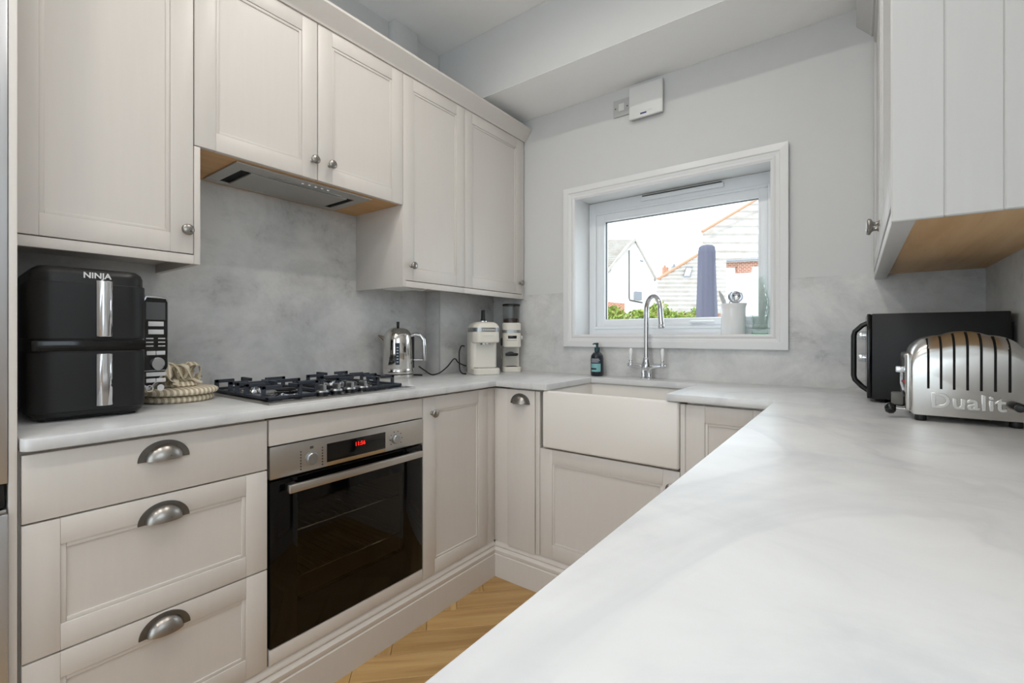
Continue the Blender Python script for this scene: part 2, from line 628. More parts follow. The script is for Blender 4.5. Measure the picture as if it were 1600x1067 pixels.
# unseen side window added on the right for cool daylight
w2 = bpy.data.objects.new('added_window', None)
COL.objects.link(w2)
w2.location = (XR + 0.1, (RY0 + RY1) / 2, RZ0)
ORG[w2] = w2.location.copy()
struct(w2, 'white framed side window added out of view for daylight')
ym = (RY0 + RY1) / 2
for y0, y1 in ((RY0, ym), (ym, RY1)):
    q = MB()
    q.box(XR + 0.10, y0, RZ0, XR + 0.16, y0 + 0.055, RZ1, 0.004)
    q.box(XR + 0.10, y1 - 0.055, RZ0, XR + 0.16, y1, RZ1, 0.004)
    q.box(XR + 0.10, y0 + 0.055, RZ0, XR + 0.16, y1 - 0.055, RZ0 + 0.055, 0.004)
    q.box(XR + 0.10, y0 + 0.055, RZ1 - 0.055, XR + 0.16, y1 - 0.055, RZ1, 0.004)
    f_ = q.build('sash', 'upvc', w2)
    MB().box(XR + 0.128, y0 + 0.053, RZ0 + 0.053, XR + 0.134, y1 - 0.053, RZ1 - 0.053).build('pane', 'pane', f_)

# ------------------------------------------------------------------ far window
wn = bpy.data.objects.new('window_1', None)
COL.objects.link(wn)
wn.location = ((OX0 + OX1) / 2, YF, OZ0)
ORG[wn] = wn.location.copy()
struct(wn, 'white framed window over the sink')
CX0, CX1, CZ0, CZ1 = 0.0585, 1.1475, 1.0825, 1.9610
YS_ = YF - 0.008                                 # splashback front
prof = [(0.0, 0.0), (0.0, 0.017), (0.022, 0.019), (0.030, 0.019), (0.034, 0.014), (0.040, 0.013), (0.047, 0.010), (0.052, 0.013), (0.058, 0.013), (0.062, 0.010), (0.067, 0.009), (0.067, 0.0)]


def architrave(name, p0, p1, inward):
    """p0-p1 outer edge run in (x,z); inward = unit vector to the opening; mitred ends"""
    q = MB()
    vs, fs = [], []
    d_ = Vector((p1[0] - p0[0], p1[1] - p0[1])).normalized()
    n = len(prof)
    for pe, sg in ((p0, 1), (p1, -1)):
        for w_, t_ in prof:
            x = pe[0] + inward[0] * w_ + d_.x * w_ * sg
            z = pe[1] + inward[1] * w_ + d_.y * w_ * sg
            vs.append((x, YF - 0.0085 - t_, z))
    for i in range(n):
        fs.append((i, (i + 1) % n, n + (i + 1) % n, n + i))
    fs.append(tuple(range(n)))
    fs.append(tuple(range(2 * n - 1, n - 1, -1)))
    q.raw(vs, fs)
    bmesh.ops.recalc_face_normals(q.bm, faces=q.bm.faces)
    return q.build(name, 'gloss', wn)


architrave('architrave', (CX0, CZ0), (CX1, CZ0), (0, 1))
architrave('architrave', (CX0, CZ1), (CX1, CZ1), (0, -1))
architrave('architrave', (CX0, CZ0), (CX0, CZ1), (1, 0))
architrave('architrave', (CX1, CZ0), (CX1, CZ1), (-1, 0))
YW0 = 1.768                                      # inner face of the frame
q = MB()
q.box(OX0, YF - 0.009, OZ0 - 0.001, OX1, YW0, OZ0 + 0.001)
q.box(OX0 - 0.001, YF - 0.009, OZ0, OX0 + 0.001, YW0, OZ1)
q.box(OX1 - 0.001, YF - 0.009, OZ0, OX1 + 0.001, YW0, OZ1)
q.box(OX0, YF - 0.009, OZ1 - 0.001, OX1, YW0, OZ1 + 0.001)
q.build('reveal_lining', 'gloss', wn)


def ring(q, x0, z0, x1, z1, l, b_, r, t, y0, y1, bev=0.004):
    q.box(x0, y0, z0, x0 + l, y1, z1, bev)
    q.box(x1 - r, y0, z0, x1, y1, z1, bev)
    q.box(x0 + l * 0.9, y0, z0, x1 - r * 0.9, y1, z0 + b_, bev)
    q.box(x0 + l * 0.9, y0, z1 - t, x1 - r * 0.9, y1, z1, bev)


q = MB()
ring(q, OX0 + 0.001, OZ0 + 0.001, OX1 - 0.001, OZ1 - 0.001, 0.040, 0.046, 0.034, 0.070, YW0, YW0 + 0.07)
ring(q, OX0 + 0.030, OZ0 + 0.036, OX1 - 0.026, OZ1 - 0.060, 0.016, 0.016, 0.014, 0.014, YW0 - 0.006, YW0 + 0.02, 0.003)
fm = q.build('frame', 'upvc', wn)
q = MB()
SX0, SX1, SZ0, SZ1 = 0.172, 1.048, 1.194, 1.840
ring(q, SX0, SZ0, SX1, SZ1, 0.050, 0.040, 0.040, 0.046, YW0 + 0.004, YW0 + 0.055)
ring(q, SX0 + 0.038, SZ0 + 0.030, SX1 - 0.030, SZ1 - 0.034, 0.014, 0.012, 0.012, 0.014, YW0 + 0.012, YW0 + 0.05, 0.003)
sash = q.build('sash', 'upvc', wn)
MB().box(SX0 + 0.045, YW0 + 0.026, SZ0 + 0.035, SX1 - 0.035, YW0 + 0.032, SZ1 - 0.040).build('pane', 'pane', sash)
q = MB()
ring(q, SX0 + 0.0505, SZ0 + 0.0405, SX1 - 0.0405, SZ1 - 0.0465, 0.004, 0.003, 0.003, 0.004, YW0 + 0.020, YW0 + 0.034, 0)
q.build('gasket', 'black', sash)
q = MB()
q.box(0.70, YW0 - 0.004, SZ0 + 0.012, 0.76, YW0 + 0.006, SZ0 + 0.028, 0.004)
q.box(0.705, YW0 - 0.022, SZ0 + 0.014, 0.72, YW0, SZ0 + 0.026, 0.004)
q.box(0.70, YW0 - 0.028, SZ0 + 0.013, 0.82, YW0 - 0.016, SZ0 + 0.025, 0.005)
q.build('handle', 'upvc', sash)
q = MB()
q.box(0.44, YW0 - 0.014, 1.868, 0.86, YW0 + 0.004, 1.892, 0.006)
v_ = q.build('trickle_vent', 'upvc', wn)
MB().box(0.45, YW0 - 0.013, 1.893, 0.85, YW0 + 0.002, 1.897).build('vent_slot', 'grey', v_)

# ------------------------------------------------------------------ splashbacks
SPG = 'clouded grey splashback panels'


def splash(b_, label):
    return tag(b_.build('splashback_panel', 'splash'), label, 'splashback', SPG)


splash(MB().box(XL + 0.001, -0.505, WT, XL + 0.008, 1.144, 1.730, 0.0008), 'tall clouded grey splashback panel behind the gas hob')
splash(MB().box(XL + 0.008, 1.137, WT, -0.463, 1.145, 1.388, 0.0008), 'narrow grey splashback panel on the boxed side behind the kettle')
splash(MB().box(-0.468, 1.145, WT, -0.460, YS_, 1.388, 0.0008), 'grey splashback panel behind the cream coffee machine')
q = MB()
q.box(-0.460, YS_, WT, OX0, YF, SP)
q.box(OX1, YS_, WT, XR - 0.008, YF, SP)
q.box(OX0, YS_, WT, OX1, YF, OZ0 - 0.002)
splash(q, 'long clouded grey splashback panel under and beside the window')
splash(MB().box(XR - 0.008, -1.70, WT, XR - 0.001, RY1 + 0.02, RZ0 - 0.01).box(XR - 0.008, RY1 + 0.02, WT, XR - 0.001, YF - 0.001, SP), 'grey splashback panel behind the toaster on the side wall')
struct(MB().box(XL, 1.146, WT, -0.468, YF, 1.388).build('trim_3', 'wall'), 'boxed corner behind the coffee machine')
struct(MB().box(-0.4640, 1.1350, WT, -0.4570, 1.1420, 1.388, 0.001).build('trim_4', 'greyplast'), 'slim metal corner strip on the boxed splashback')

# ------------------------------------------------------------------ doors and handles


def cup_handle(parent, Mx):
    """half dome cup pull, (a,b,c) frame origin at the bottom centre on the front"""
    q = MB(Mx)
    n = 28
    RO, HO, RI, HI = 0.0535, 0.047, 0.039, 0.037
    vs, fs = [], []
    for k in range(n + 1):
        t = PI * k / n
        for (ra, rb) in ((RO, HO), (RI * 0.9, HI * 0.85)):
            for c in (0.0, 0.0035):
                vs.append((ra * math.cos(t), rb * math.sin(t), c))
    for k in range(n):
        i, j = 4 * k, 4 * (k + 1)
        fs += [(i + 1, j + 1, j + 3, i + 3), (i, i + 1, j + 1, j)[::-1], (i + 2, j + 2, j, i), (i + 3, j + 3, j + 2, i + 2)]
    fs += [(0, 1, 3, 2), (4 * n, 4 * n + 2, 4 * n + 3, 4 * n + 1)]
    q.raw(vs, fs)
    bmesh.ops.recalc_face_normals(q.bm, faces=q.bm.faces)
    h = q.build('cup_handle', 'pewterd', parent)
    q = MB(Mx)
    for sc in (1.0, 0.94):
        vs, fs = [], []
        mrows = 12
        for i in range(mrows + 1):
            ph = (PI / 2) * i / mrows
            for k in range(n + 1):
                t = PI * k / n
                vs.append((RI * sc * math.cos(t) * math.cos(ph), 0.001 + HI * sc * math.sin(t) * math.cos(ph), 0.003 + 0.025 * sc * math.sin(ph)))
        for i in range(mrows):
            for k in range(n):
                a = i * (n + 1) + k
                fs.append((a, a + 1, a + n + 2, a + n + 1))
        q.raw(vs, fs)
    bmesh.ops.remove_doubles(q.bm, verts=q.bm.verts, dist=1e-6)
    q.build('cup_dome', 'pewter', parent, smooth=60)
    return h


def knob(parent, Mx, a, b, s=1.0):
    q = MB(Mx)
    pr = [(0, 0), (0.0085, 0), (0.0085, 0.002), (0.006, 0.004), (0.0055, 0.012), (0.008, 0.016), (0.0145, 0.019), (0.0165, 0.023), (0.0155, 0.027), (0.011, 0.0295), (0.004, 0.031), (0, 0.031)]
    q.lathe([(r * s, z * s) for r, z in pr], (a, b, 0), (0, 0, 1), 24)
    return q.build('knob', 'pewter', parent, smooth=50)


def shaker(parent, name, Mx, w, h, st=0.058, rl=0.056, th=0.020, m='cab', handle=None):
    """frame-and-panel front with a bead; local origin at the lower left corner of the front"""
    q = MB(Mx)
    e = 0.0012
    q.box(0, 0, -th, st, h, 0, e)
    q.box(w - st, 0, -th, w, h, 0, e)
    q.box(st, 0, -th, w - st, rl, 0, e)
    q.box(st, h - rl, -th, w - st, h, 0, e)
    b_ = 0.010
    t0, t1 = -0.0030, -0.0065
    for (x0, y0, x1, y1) in ((st, rl, st + b_, h - rl), (w - st - b_, rl, w - st, h - rl), (st + b_, rl, w - st - b_, rl + b_), (st + b_, h - rl - b_, w - st - b_, h - rl)):
        q.box(x0, y0, -th, x1, y1, t0, 0.0012)
    d_ = q.build(name, m, parent)
    MB(Mx).box(st + b_, rl + b_, -th, w - st - b_, h - rl - b_, t1).build('panel', m, d_)
    if handle:
        if handle[0] == 'knob':
            knob(d_, Mx, handle[1], handle[2])
        elif handle[0] == 'cup':
            H = Mx @ Matrix.Translation((handle[1], handle[2], 0))
            cup_handle(d_, H)
    return d_


def slab(parent, name, Mx, w, h, th=0.020, m='cab', cup=None):
    d_ = MB(Mx).box(0, 0, -th, w, h, 0, 0.0015).build(name, m, parent)
    if cup:
        cup_handle(d_, Mx @ Matrix.Translation((cup[0], cup[1], 0)))
    return d_


# ------------------------------------------------------------------ left base run
ZD0, ZD1 = 0.1735, 0.8955
t = thing('drawer_unit', 'taupe base unit of three drawers with pewter cup handles', 'drawer unit', (-0.29, -0.254, ZF))
MB().box(-0.57, -0.503, ZF + 0.1, -0.0215, -0.003, WB - 0.0005).build('carcass', 'cab', t)
Mx = fr('left', (0, -0.4995, 0))
WD = 0.4945
slab(t, 'drawer_front', fr('left', (0, -0.5, 0.7530)), WD, 0.8955 - 0.7530, cup=(0.2445, 0.085))
shaker(t, 'drawer_front', fr('left', (0, -0.5, 0.4635)), WD, 0.7490 - 0.4635, handle=('cup', 0.2445, 0.2225))
shaker(t, 'drawer_front', fr('left', (0, -0.5, ZD0)), WD, 0.4595 - ZD0, handle=('cup', 0.2465, 0.2365))

t = thing('oven_housing', 'taupe oven housing with plain fascia above and below the oven', 'cabinet', (-0.29, 0.298, ZF))
MB().box(-0.020, 0.0, 0.8185, 0.0, 0.5955, ZD1, 0.0015).build('top_fascia', 'cab', t)
MB().box(-0.020, 0.0, ZD0, 0.0, 0.5955, 0.2180, 0.0015).build('bottom_fascia', 'cab', t)
q = MB().box(-0.57, 0.0, ZF + 0.1, -0.0215, 0.5955, 0.2050)
q.box(-0.57, 0.0, 0.2050, -0.560, 0.5955, WB - 0.0005)
q.build('carcass', 'cab', t)

# built-in oven
ov = thing('built_in_oven', 'built-in electric oven with black glass door and steel control panel', 'oven', (-0.28, 0.298, 0.2055))
q = MB()
q.box(-0.555, 0.012, 0.2060, -0.545, 0.584, 0.8100)
q.box(-0.545, 0.012, 0.2060, -0.024, 0.040, 0.8100)
q.box(-0.545, 0.556, 0.2060, -0.024, 0.584, 0.8100)
q.box(-0.545, 0.040, 0.2060, -0.024, 0.556, 0.2500)
q.box(-0.545, 0.040, 0.7000, -0.024, 0.556, 0.8100)
q.build('cavity', 'ovencav', ov)
for zz in (0.37, 0.52):
    q = MB()
    q.tube([(-0.06, 0.045, zz), (-0.06, 0.551, zz)], 0.003, 6)
    q.tube([(-0.50, 0.045, zz), (-0.50, 0.551, zz)], 0.003, 6)
    for k in range(19):
        yy = 0.055 + k * 0.027
        q.tube([(-0.06, yy, zz + 0.003), (-0.50, yy, zz + 0.003)], 0.0018, 6)
    q.build('wire_rack', 'chrome', ov)
cp = MB().box(-0.022, 0.001, 0.7195, 0.003, 0.5945, 0.8150, 0.002).build('control_panel', 'steel', ov)
MB().box(0.0025, 0.182, 0.7335, 0.0045, 0.413, 0.7930, 0.0006).build('display', 'display', cp)
MB().box(0.0025, 0.182, 0.7205, 0.0042, 0.413, 0.7330, 0.0005).build('touch_strip', 'bronze', cp)
text('clock_digits', '11:56', 0.019, 0.0003, 'led', cp, fr('left', (0.0049, 0.306, 0.772)))
for yy, zz, rr in ((0.130, 0.7575, 0.0185), (0.462, 0.7585, 0.0165)):
    kb = MB(fr('left', (0.003, yy, zz))).lathe([(0, 0), (rr + 0.003, 0), (rr + 0.003, 0.002), (rr, 0.003), (rr, 0.008), (rr - 0.002, 0.010), (0, 0.010)], n=32).build('control_knob', 'band', ov)
q = MB(fr('left', (0.0031, 0, 0)))
for k in range(7):
    q.box(0.0925, 0.728 + k * 0.009, 0, 0.0965, 0.733 + k * 0.009, 0.0002)
    q.box(0.1640, 0.728 + k * 0.009, 0, 0.1690, 0.7325 + k * 0.009, 0.0002)
q.box(0.124, 0.788, 0, 0.136, 0.796, 0.0002)
for k in range(8):
    an = -0.6 + k * (PI + 1.2) / 7
    q.box(0.462 + 0.028 * math.cos(an) - 0.002, 0.7585 + 0.028 * math.sin(an) - 0.002, 0, 0.462 + 0.028 * math.cos(an) + 0.002, 0.7585 + 0.028 * math.sin(an) + 0.002, 0.0002)
q.build('printed_symbols', 'print', cp)['kind'] = 'stuff'
q = MB(fr('left', (0, 0, 0)))
th = -0.022
q.box(0.002, 0.2215, th, 0.0855, 0.7125, 0.001, 0.001)
q.box(0.5000, 0.2215, th, 0.5935, 0.7125, 0.001, 0.001)
q.box(0.0855, 0.2215, th, 0.5000, 0.3300, 0.001)
q.box(0.0855, 0.6300, th, 0.5000, 0.7125, 0.001)
od = q.build('oven_door', 'blackglass', ov)
MB(fr('left', (0, 0, 0))).box(0.0850, 0.3295, -0.002, 0.5005, 0.6305, 0.0).build('door_window', 'ovenpane', od)
MB(fr('left', (0, 0, 0))).box(0.038, 0.6780, 0.030, 0.558, 0.7020, 0.046, 0.003).build('handle_bar', 'steel', od)
for a0 in (0.045, 0.523):
    MB(fr('left', (0, 0, 0))).box(a0, 0.682, 0.001, a0 + 0.028, 0.700, 0.032, 0.002).build('handle_mount', 'black', od)

t = thing('base_cabinet', 'taupe base cabinet with one panelled door and knob right of oven', 'cabinet', (-0.29, 0.80, ZF))
MB().box(-0.57, 0.598, ZF + 0.1, -0.0215, 0.9995, WB - 0.0005).build('carcass', 'cab', t)
shaker(t, 'door', fr('left', (0, 0.5985, ZD0)), 0.4000, ZD1 - ZD0, st=0.064, handle=('knob', 0.047, 0.657))
t = thing('corner_post', 'taupe corner filler post between the oven run and sink run', 'filler post', (0.02, 1.03, ZF + 0.1))
MB().box(-0.030, 1.0005, ZD0, -0.002, 1.053, ZD1, 0.001).build('filler_strip', 'cab', t)
MB().box(-0.002, 1.053, ZD0, 0.0775, 1.070, ZD1, 0.001).build('filler_strip', 'cab', t)
# ------------------------------------------------------------------ far base run
YD = 1.051
t = thing('pull_out_cabinet', 'narrow taupe pull-out cabinet with one pewter cup handle', 'cabinet', (0.155, 1.33, ZF))
MB().box(0.079, 1.0725, ZF + 0.1, 0.2555, 1.600, WB - 0.0005).build('carcass', 'cab', t)
slab(t, 'front', fr('far', (0.0795, YD - 0.004, ZD0 - 0.004)), 0.1515, 0.900 - ZD0, cup=(0.0725, 0.664))
MB().box(0.2335, YD - 0.0005, ZD0, 0.2555, YD + 0.02, ZD1, 0.001).build('side_stile', 'cab', t)
t = thing('sink_cabinet', 'taupe cabinet with wide panelled door beneath the white sink', 'cabinet', (0.56, 1.33, ZF))
q = MB().box(0.257, 1.0725, ZF + 0.1, 0.863, 1.600, 0.6480)
q.build('carcass', 'cab', t)
shaker(t, 'door', fr('far', (0.2575, YD, ZD0)), 0.6055, 0.6475 - ZD0, st=0.062, rl=0.060, handle=('knob', 0.577, 0.415))
MB().box(0.8648, YD - 0.0005, ZD0, 0.8825, YD + 0.02, ZD1, 0.001).build('side_stile', 'cab', t)
t = thing('base_cabinet', 'taupe base cabinet with panelled door right of the sink', 'cabinet', (1.03, 1.33, ZF))
MB().box(0.884, 1.0725, ZF + 0.1, 1.186, 1.600, WB - 0.0005).build('carcass', 'cab', t)
shaker(t, 'door', fr('far', (0.8835, YD, ZD0)), 0.285, ZD1 - ZD0, st=0.066, rl=0.060)
# right base run beneath the foreground worktop
y = -1.66
for k in range(4):
    t = thing('base_cabinet', ['taupe base cabinet at the open end of the long worktop', 'taupe base cabinet second from the open end of the long worktop',
              'taupe base cabinet third from the open end of the long worktop', 'taupe base cabinet under the long worktop next to the corner'][k], 'cabinet', (1.46, y + 0.3, ZF), group='base cabinets under the long worktop')
    MB().box(1.209, y + 0.001, ZF + 0.1, 1.738, y + 0.645, WB - 0.0005).build('carcass', 'cab', t)
    shaker(t, 'door', fr('right', (1.187, y + 0.002, ZD0)), 0.642, ZD1 - ZD0, handle=('knob', 0.04, 0.66))
    y += 0.646
# ------------------------------------------------------------------ plinths
pp = [(-0.018, ZF), (0.010, ZF), (0.010, 0.112), (0.0065, 0.1155), (0.0085, 0.1215), (0.0085, 0.133), (0.0040, 0.139), (-0.0005, 0.146), (0.0025, 0.1500), (0.0020, 0.1570), (-0.0035, 0.1660), (-0.006, 0.1725), (-0.018, 0.1725)]
struct(MB().prism([(c, z) for c, z in pp], 'y', -0.503, 1.050).build('baseboard_left', 'cab', smooth=30), 'taupe moulded plinth under the oven run')
struct(MB().prism([(YD - c, z) for c, z in pp], 'x', 0.0, 1.186).build('baseboard_far', 'cab', smooth=30), 'taupe moulded plinth under the sink run')
struct(MB().prism([(1.187 - c, z) for c, z in pp], 'y', -1.66, 1.040).build('baseboard_right', 'cab', smooth=30), 'taupe moulded plinth under the long worktop')

# ------------------------------------------------------------------ worktop
pl = []
for k in range(7):
    a = PI * 1.5 + (PI / 2) * k / 6
    pl.append((0.022 - 0.022 + 0.022 * math.cos(a), -0.503 + 0.022 + 0.022 * math.sin(a)))
pl += [(0.022, 1.031), (0.3024, 1.031), (0.3024, 1.455), (0.8203, 1.455), (0.8203, 1.031), (1.165, 1.031), (1.165, -1.70), (XR - 0.001, -1.70), (XR - 0.001, YF - 0.001),
       (-0.467, YF - 0.001), (-0.467, 1.137), (XL + 0.001, 1.137), (XL + 0.001, -0.503)]
q = MB()
tb = bmesh.new()
v0 = [tb.verts.new((x, y_, WB)) for x, y_ in pl]
v1 = [tb.verts.new((x, y_, WT)) for x, y_ in pl]
fb, ft = tb.faces.new(v0), tb.faces.new(v1)
for i in range(len(pl)):
    tb.faces.new((v0[i], v0[(i + 1) % len(pl)], v1[(i + 1) % len(pl)], v1[i]))
bmesh.ops.recalc_face_normals(tb, faces=tb.faces)
bmesh.ops.bevel(tb, geom=[e for e in tb.edges if e in ft.edges[:] or e in fb.edges[:]], offset=0.0025, segments=2, affect='EDGES', profile=0.5)
q._merge(tb)
tag(q.build('worktop', 'top', smooth=30), 'pale marbled stone worktop running round three sides of the kitchen', 'worktop')

# ------------------------------------------------------------------ sink and tap
tb = bmesh.new()
bmesh.ops.create_cube(tb, size=1.0)
sx0, sx1, sy0, sy1, sz0, sz1 = 0.2765, 0.8630, 1.038, 1.490, 0.6555, 0.9040
bmesh.ops.scale(tb, vec=(sx1 - sx0, sy1 - sy0, sz1 - sz0), verts=tb.verts)
bmesh.ops.translate(tb, vec=((sx0 + sx1) / 2, (sy0 + sy1) / 2, (sz0 + sz1) / 2), verts=tb.verts)
topf = max(tb.faces, key=lambda f_: f_.calc_center_median().z)
bmesh.ops.inset_region(tb, faces=[topf], thickness=0.030)
r = bmesh.ops.extrude_discrete_faces(tb, faces=[topf])
nf = r['faces'][0]
bmesh.ops.translate(tb, vec=(0, 0, -0.205), verts=nf.verts)
bmesh.ops.scale(tb, vec=(0.97, 0.96, 1), verts=nf.verts, space=Matrix.Translation((-(sx0 + sx1) / 2, -(sy0 + sy1) / 2, 0)))
bmesh.ops.bevel(tb, geom=tb.edges[:], offset=0.009, segments=4, affect='EDGES', profile=0.5)
snk = thing('belfast_sink', 'white ceramic butler sink with deep plain apron front', 'sink', (0.57, 1.26, 0.6555))
q = MB()
q._merge(tb)
q.build('basin', 'ceramic', snk, smooth=40)
MB().lathe([(0, 0), (0.045, 0), (0.045, 0.002), (0.036, 0.004), (0.030, 0.001), (0, 0.001)], (0.57, 1.27, 0.7005)).build('waste', 'chrome', snk)
MB().lathe([(0, 0), (0.012, 0), (0.012, 0.003), (0, 0.004)], (0.765, 1.4585, 0.865), (0, -1, 0), 16).build('overflow', 'chrome', snk)

TX, TY = 0.5490, 1.557
tp = thing('kitchen_tap', 'chrome swan-neck bridge tap with two white porcelain levers', 'tap', (TX, TY, WT))
q = MB()
for s in (-1, 1):
    q.lathe([(0, 0), (0.017, 0), (0.017, 0.004), (0.013, 0.006), (0.011, 0.012), (0.011, 0.03)], (TX + s * 0.014, TY, WT), n=20)
    q.tube([(TX + s * 0.014, TY, WT + 0.025), (TX + s * 0.014, TY, WT + 0.045), (TX + s * 0.020, TY, WT + 0.056), (TX + s * 0.035, TY, WT + 0.061), (TX + s * 0.078, TY, WT + 0.064)], [0.011, 0.0115, 0.0125, 0.012, 0.0085], 14)
q.lathe([(0, 0), (0.020, 0), (0.024, 0.012), (0.022, 0.03), (0.0165, 0.05), (0.0165, 0.058), (0.014, 0.062), (0, 0.062)], (TX, TY, WT + 0.042), n=24)
q.build('body', 'chrome', tp, smooth=50)
# swan neck swings right and towards the room
ddx, ddy = 0.80, -0.60
path = [(TX, TY, WT + 0.10), (TX, TY, WT + 0.20), (TX, TY, WT + 0.325)]
R_ = 0.058
for k in range(1, 17):
    a = PI - PI * k / 16
    path.append((TX + ddx * R_ * (1 + math.cos(a)), TY + ddy * R_ * (1 + math.cos(a)), WT + 0.335 + R_ * 1.15 * math.sin(a)))
ex, ey = TX + ddx * 2 * R_, TY + ddy * 2 * R_
path += [(ex + 0.003, ey - 0.002, WT + 0.300), (ex + 0.006, ey - 0.004, WT + 0.262)]
q = MB().tube(path, 0.0118, 16)
q.lathe([(0.0118, 0), (0.0148, 0.004), (0.0148, 0.010), (0.0125, 0.014), (0.0125, 0.024), (0.0118, 0.03)], (ex + 0.006, ey - 0.004, WT + 0.245), n=20)
q.build('spout', 'chrome', tp, smooth=50)
for s in (-1, 1):
    x_ = TX + s * 0.080
    q = MB().lathe([(0, -0.013), (0.008, -0.012), (0.0125, -0.004), (0.0125, 0.006), (0.008, 0.012), (0.006, 0.018), (0.009, 0.020), (0.009, 0.024), (0, 0.024)], (x_, TY, WT + 0.066), n=20)
    q.lathe([(0, 0), (0.007, 0), (0.009, 0.003), (0.007, 0.008), (0, 0.009)], (x_ + s * 0.010, TY, WT + 0.066), (s, 0, 0), 16)
    vl = q.build('valve', 'chrome', tp, smooth=50)
    MB().lathe([(0, 0), (0.0055, 0), (0.007, 0.012), (0.0095, 0.038), (0.0095, 0.048), (0.006, 0.057), (0, 0.060)], (x_, TY, WT + 0.090), n=20).build('lever', 'porcelain', vl, smooth=50)

# soap bottle
SBX, SBY = 0.285, 1.553
sb = thing('soap_dispenser', 'dark blue pump soap bottle with pale teal label beside the tap', 'soap bottle', (SBX, SBY, WT))
MB().lathe([(0, 0), (0.029, 0), (0.033, 0.004), (0.034, 0.02), (0.034, 0.092), (0.031, 0.108), (0.022, 0.120), (0.013, 0.125), (0.013, 0.130), (0, 0.130)], (SBX, SBY, WT), n=32).build('bottle', 'navy', sb, smooth=50)


def label_arc(q, cx, cy_, r, z0, z1, a0, a1, n=14):
    vs, fs = [], []
    for k in range(n + 1):
        a = a0 + (a1 - a0) * k / n
        for z in (z0, z1):
            vs.append((cx + r * math.cos(a), cy_ + r * math.sin(a), z))
    for k in range(n):
        fs.append((2 * k, 2 * k + 2, 2 * k + 3, 2 * k + 1))
    q.raw(vs, fs)


A0 = math.atan2(CAM.y - SBY, CAM.x - SBX)
for zz0, zz1, mm, nm in ((0.066, 0.094, 'labelnavy', 'label_band'), (0.024, 0.066, 'labelteal', 'label')):
    q = MB()
    label_arc(q, SBX, SBY, 0.0343, WT + zz0, WT + zz1, A0 - 1.05, A0 + 0.55)
    lb = q.build(nm, mm, sb)
q = MB()
label_arc(q, SBX, SBY, 0.0345, WT + 0.034, WT + 0.043, A0 - 1.05, A0 - 0.12)
q.build('label_print', 'labelnavy', sb)
q = MB()
for k, (z_, b1) in enumerate(((0.088, 0.3), (0.081, 0.42), (0.074, 0.2))):
    label_arc(q, SBX, SBY, 0.0345, WT + z_, WT + z_ + 0.002, A0 - 0.95, A0 + b1)
q.build('label_print', 'labelwhite', sb)
q = MB().lathe([(0, 0), (0.0135, 0), (0.0135, 0.020), (0.012, 0.023), (0.006, 0.024), (0.006, 0.034), (0.0075, 0.035), (0.0075, 0.046), (0, 0.047)], (SBX, SBY, WT + 0.127), n=24)
q.tube([(SBX, SBY, WT + 0.168), (SBX - 0.012, SBY - 0.004, WT + 0.169), (SBX - 0.022, SBY - 0.008, WT + 0.166)], [0.005, 0.004, 0.003], 10)
q.build('pump', 'teal', sb, smooth=50)

# ------------------------------------------------------------------ wall cabinets, left
XU = -0.224
ZU0, ZUH, ZU1, ZP = 1.390, 1.7205, 2.302, 1.360


def carcass(t, y0, y1, z0, z1=2.303):
    return MB().box(XL + 0.009, y0, z0, XU - 0.0215, y1, z1).build('carcass', 'cab', t)


t = thing('wall_cabinet', 'tall taupe wall cabinet with one door above the air fryer', 'wall cabinet', (-0.4, -0.31, ZP))
carcass(t, -0.503, -0.1155, ZU0 - 0.001)
shaker(t, 'door', fr('left', (XU, -0.5035, ZU0)), 0.386, ZU1 - ZU0, handle=('knob', 0.365, 0.067))
MB().box(XL + 0.009, -0.1150, ZP, XU - 0.001, -0.0985, ZUH - 0.003, 0.001).build('end_panel', 'cab', t)
MB().box(XU - 0.020, -0.503, ZP, XU - 0.001, -0.1155, ZU0 - 0.003, 0.001).build('pelmet', 'cab', t)
t = thing('wall_cabinet', 'short two-door taupe wall cabinet above the gas hob', 'wall cabinet', (-0.4, 0.285, ZUH))
carcass(t, -0.113, 0.684, ZUH + 0.018)
shaker(t, 'door', fr('left', (XU, -0.1140, ZUH)), 0.3955, ZU1 - ZUH, handle=('knob', 0.377, 0.066))
shaker(t, 'door', fr('left', (XU, 0.2850, ZUH)), 0.3980, ZU1 - ZUH, handle=('knob', 0.046, 0.068))
MB().box(XL + 0.009, -0.0980, ZUH + 0.002, XU - 0.021, 0.684, ZUH + 0.018).build('underside_board', 'oakhood', t)
t = thing('wall_cabinet', 'taupe wall cabinet with narrow door right of the extractor', 'wall cabinet', (-0.4, 0.88, ZP))
carcass(t, 0.6855, 1.084, ZU0 - 0.001)
q = MB().box(XL + 0.009, 0.6850, ZP, XU - 0.0005, 0.7010, ZUH - 0.002, 0.001)
q.build('end_panel', 'cab', t)
shaker(t, 'door', fr('left', (XU, 0.6860, ZU0)), 0.3980, ZU1 - ZU0, handle=('knob', 0.046, 0.066))
MB().box(XU - 0.020, 0.7015, ZP, XU - 0.001, 1.0850, ZU0 - 0.003, 0.001).build('pelmet', 'cab', t)
t = thing('wall_cabinet', 'taupe wall cabinet with wider door against the window wall', 'wall cabinet', (-0.4, 1.34, ZP))
carcass(t, 1.0855, 1.6050, ZU0 - 0.001)
shaker(t, 'door', fr('left', (XU, 1.0865, ZU0)), 0.5000, ZU1 - ZU0, handle=('knob', 0.474, 0.064))
MB().box(XU - 0.020, 1.5875, ZP, XU - 0.001, 1.6060, ZU1, 0.001).build('filler_strip', 'cab', t)
MB().box(XU - 0.020, 1.0850, ZP, XU - 0.001, 1.5870, ZU0 - 0.003, 0.001).build('pelmet', 'cab', t)
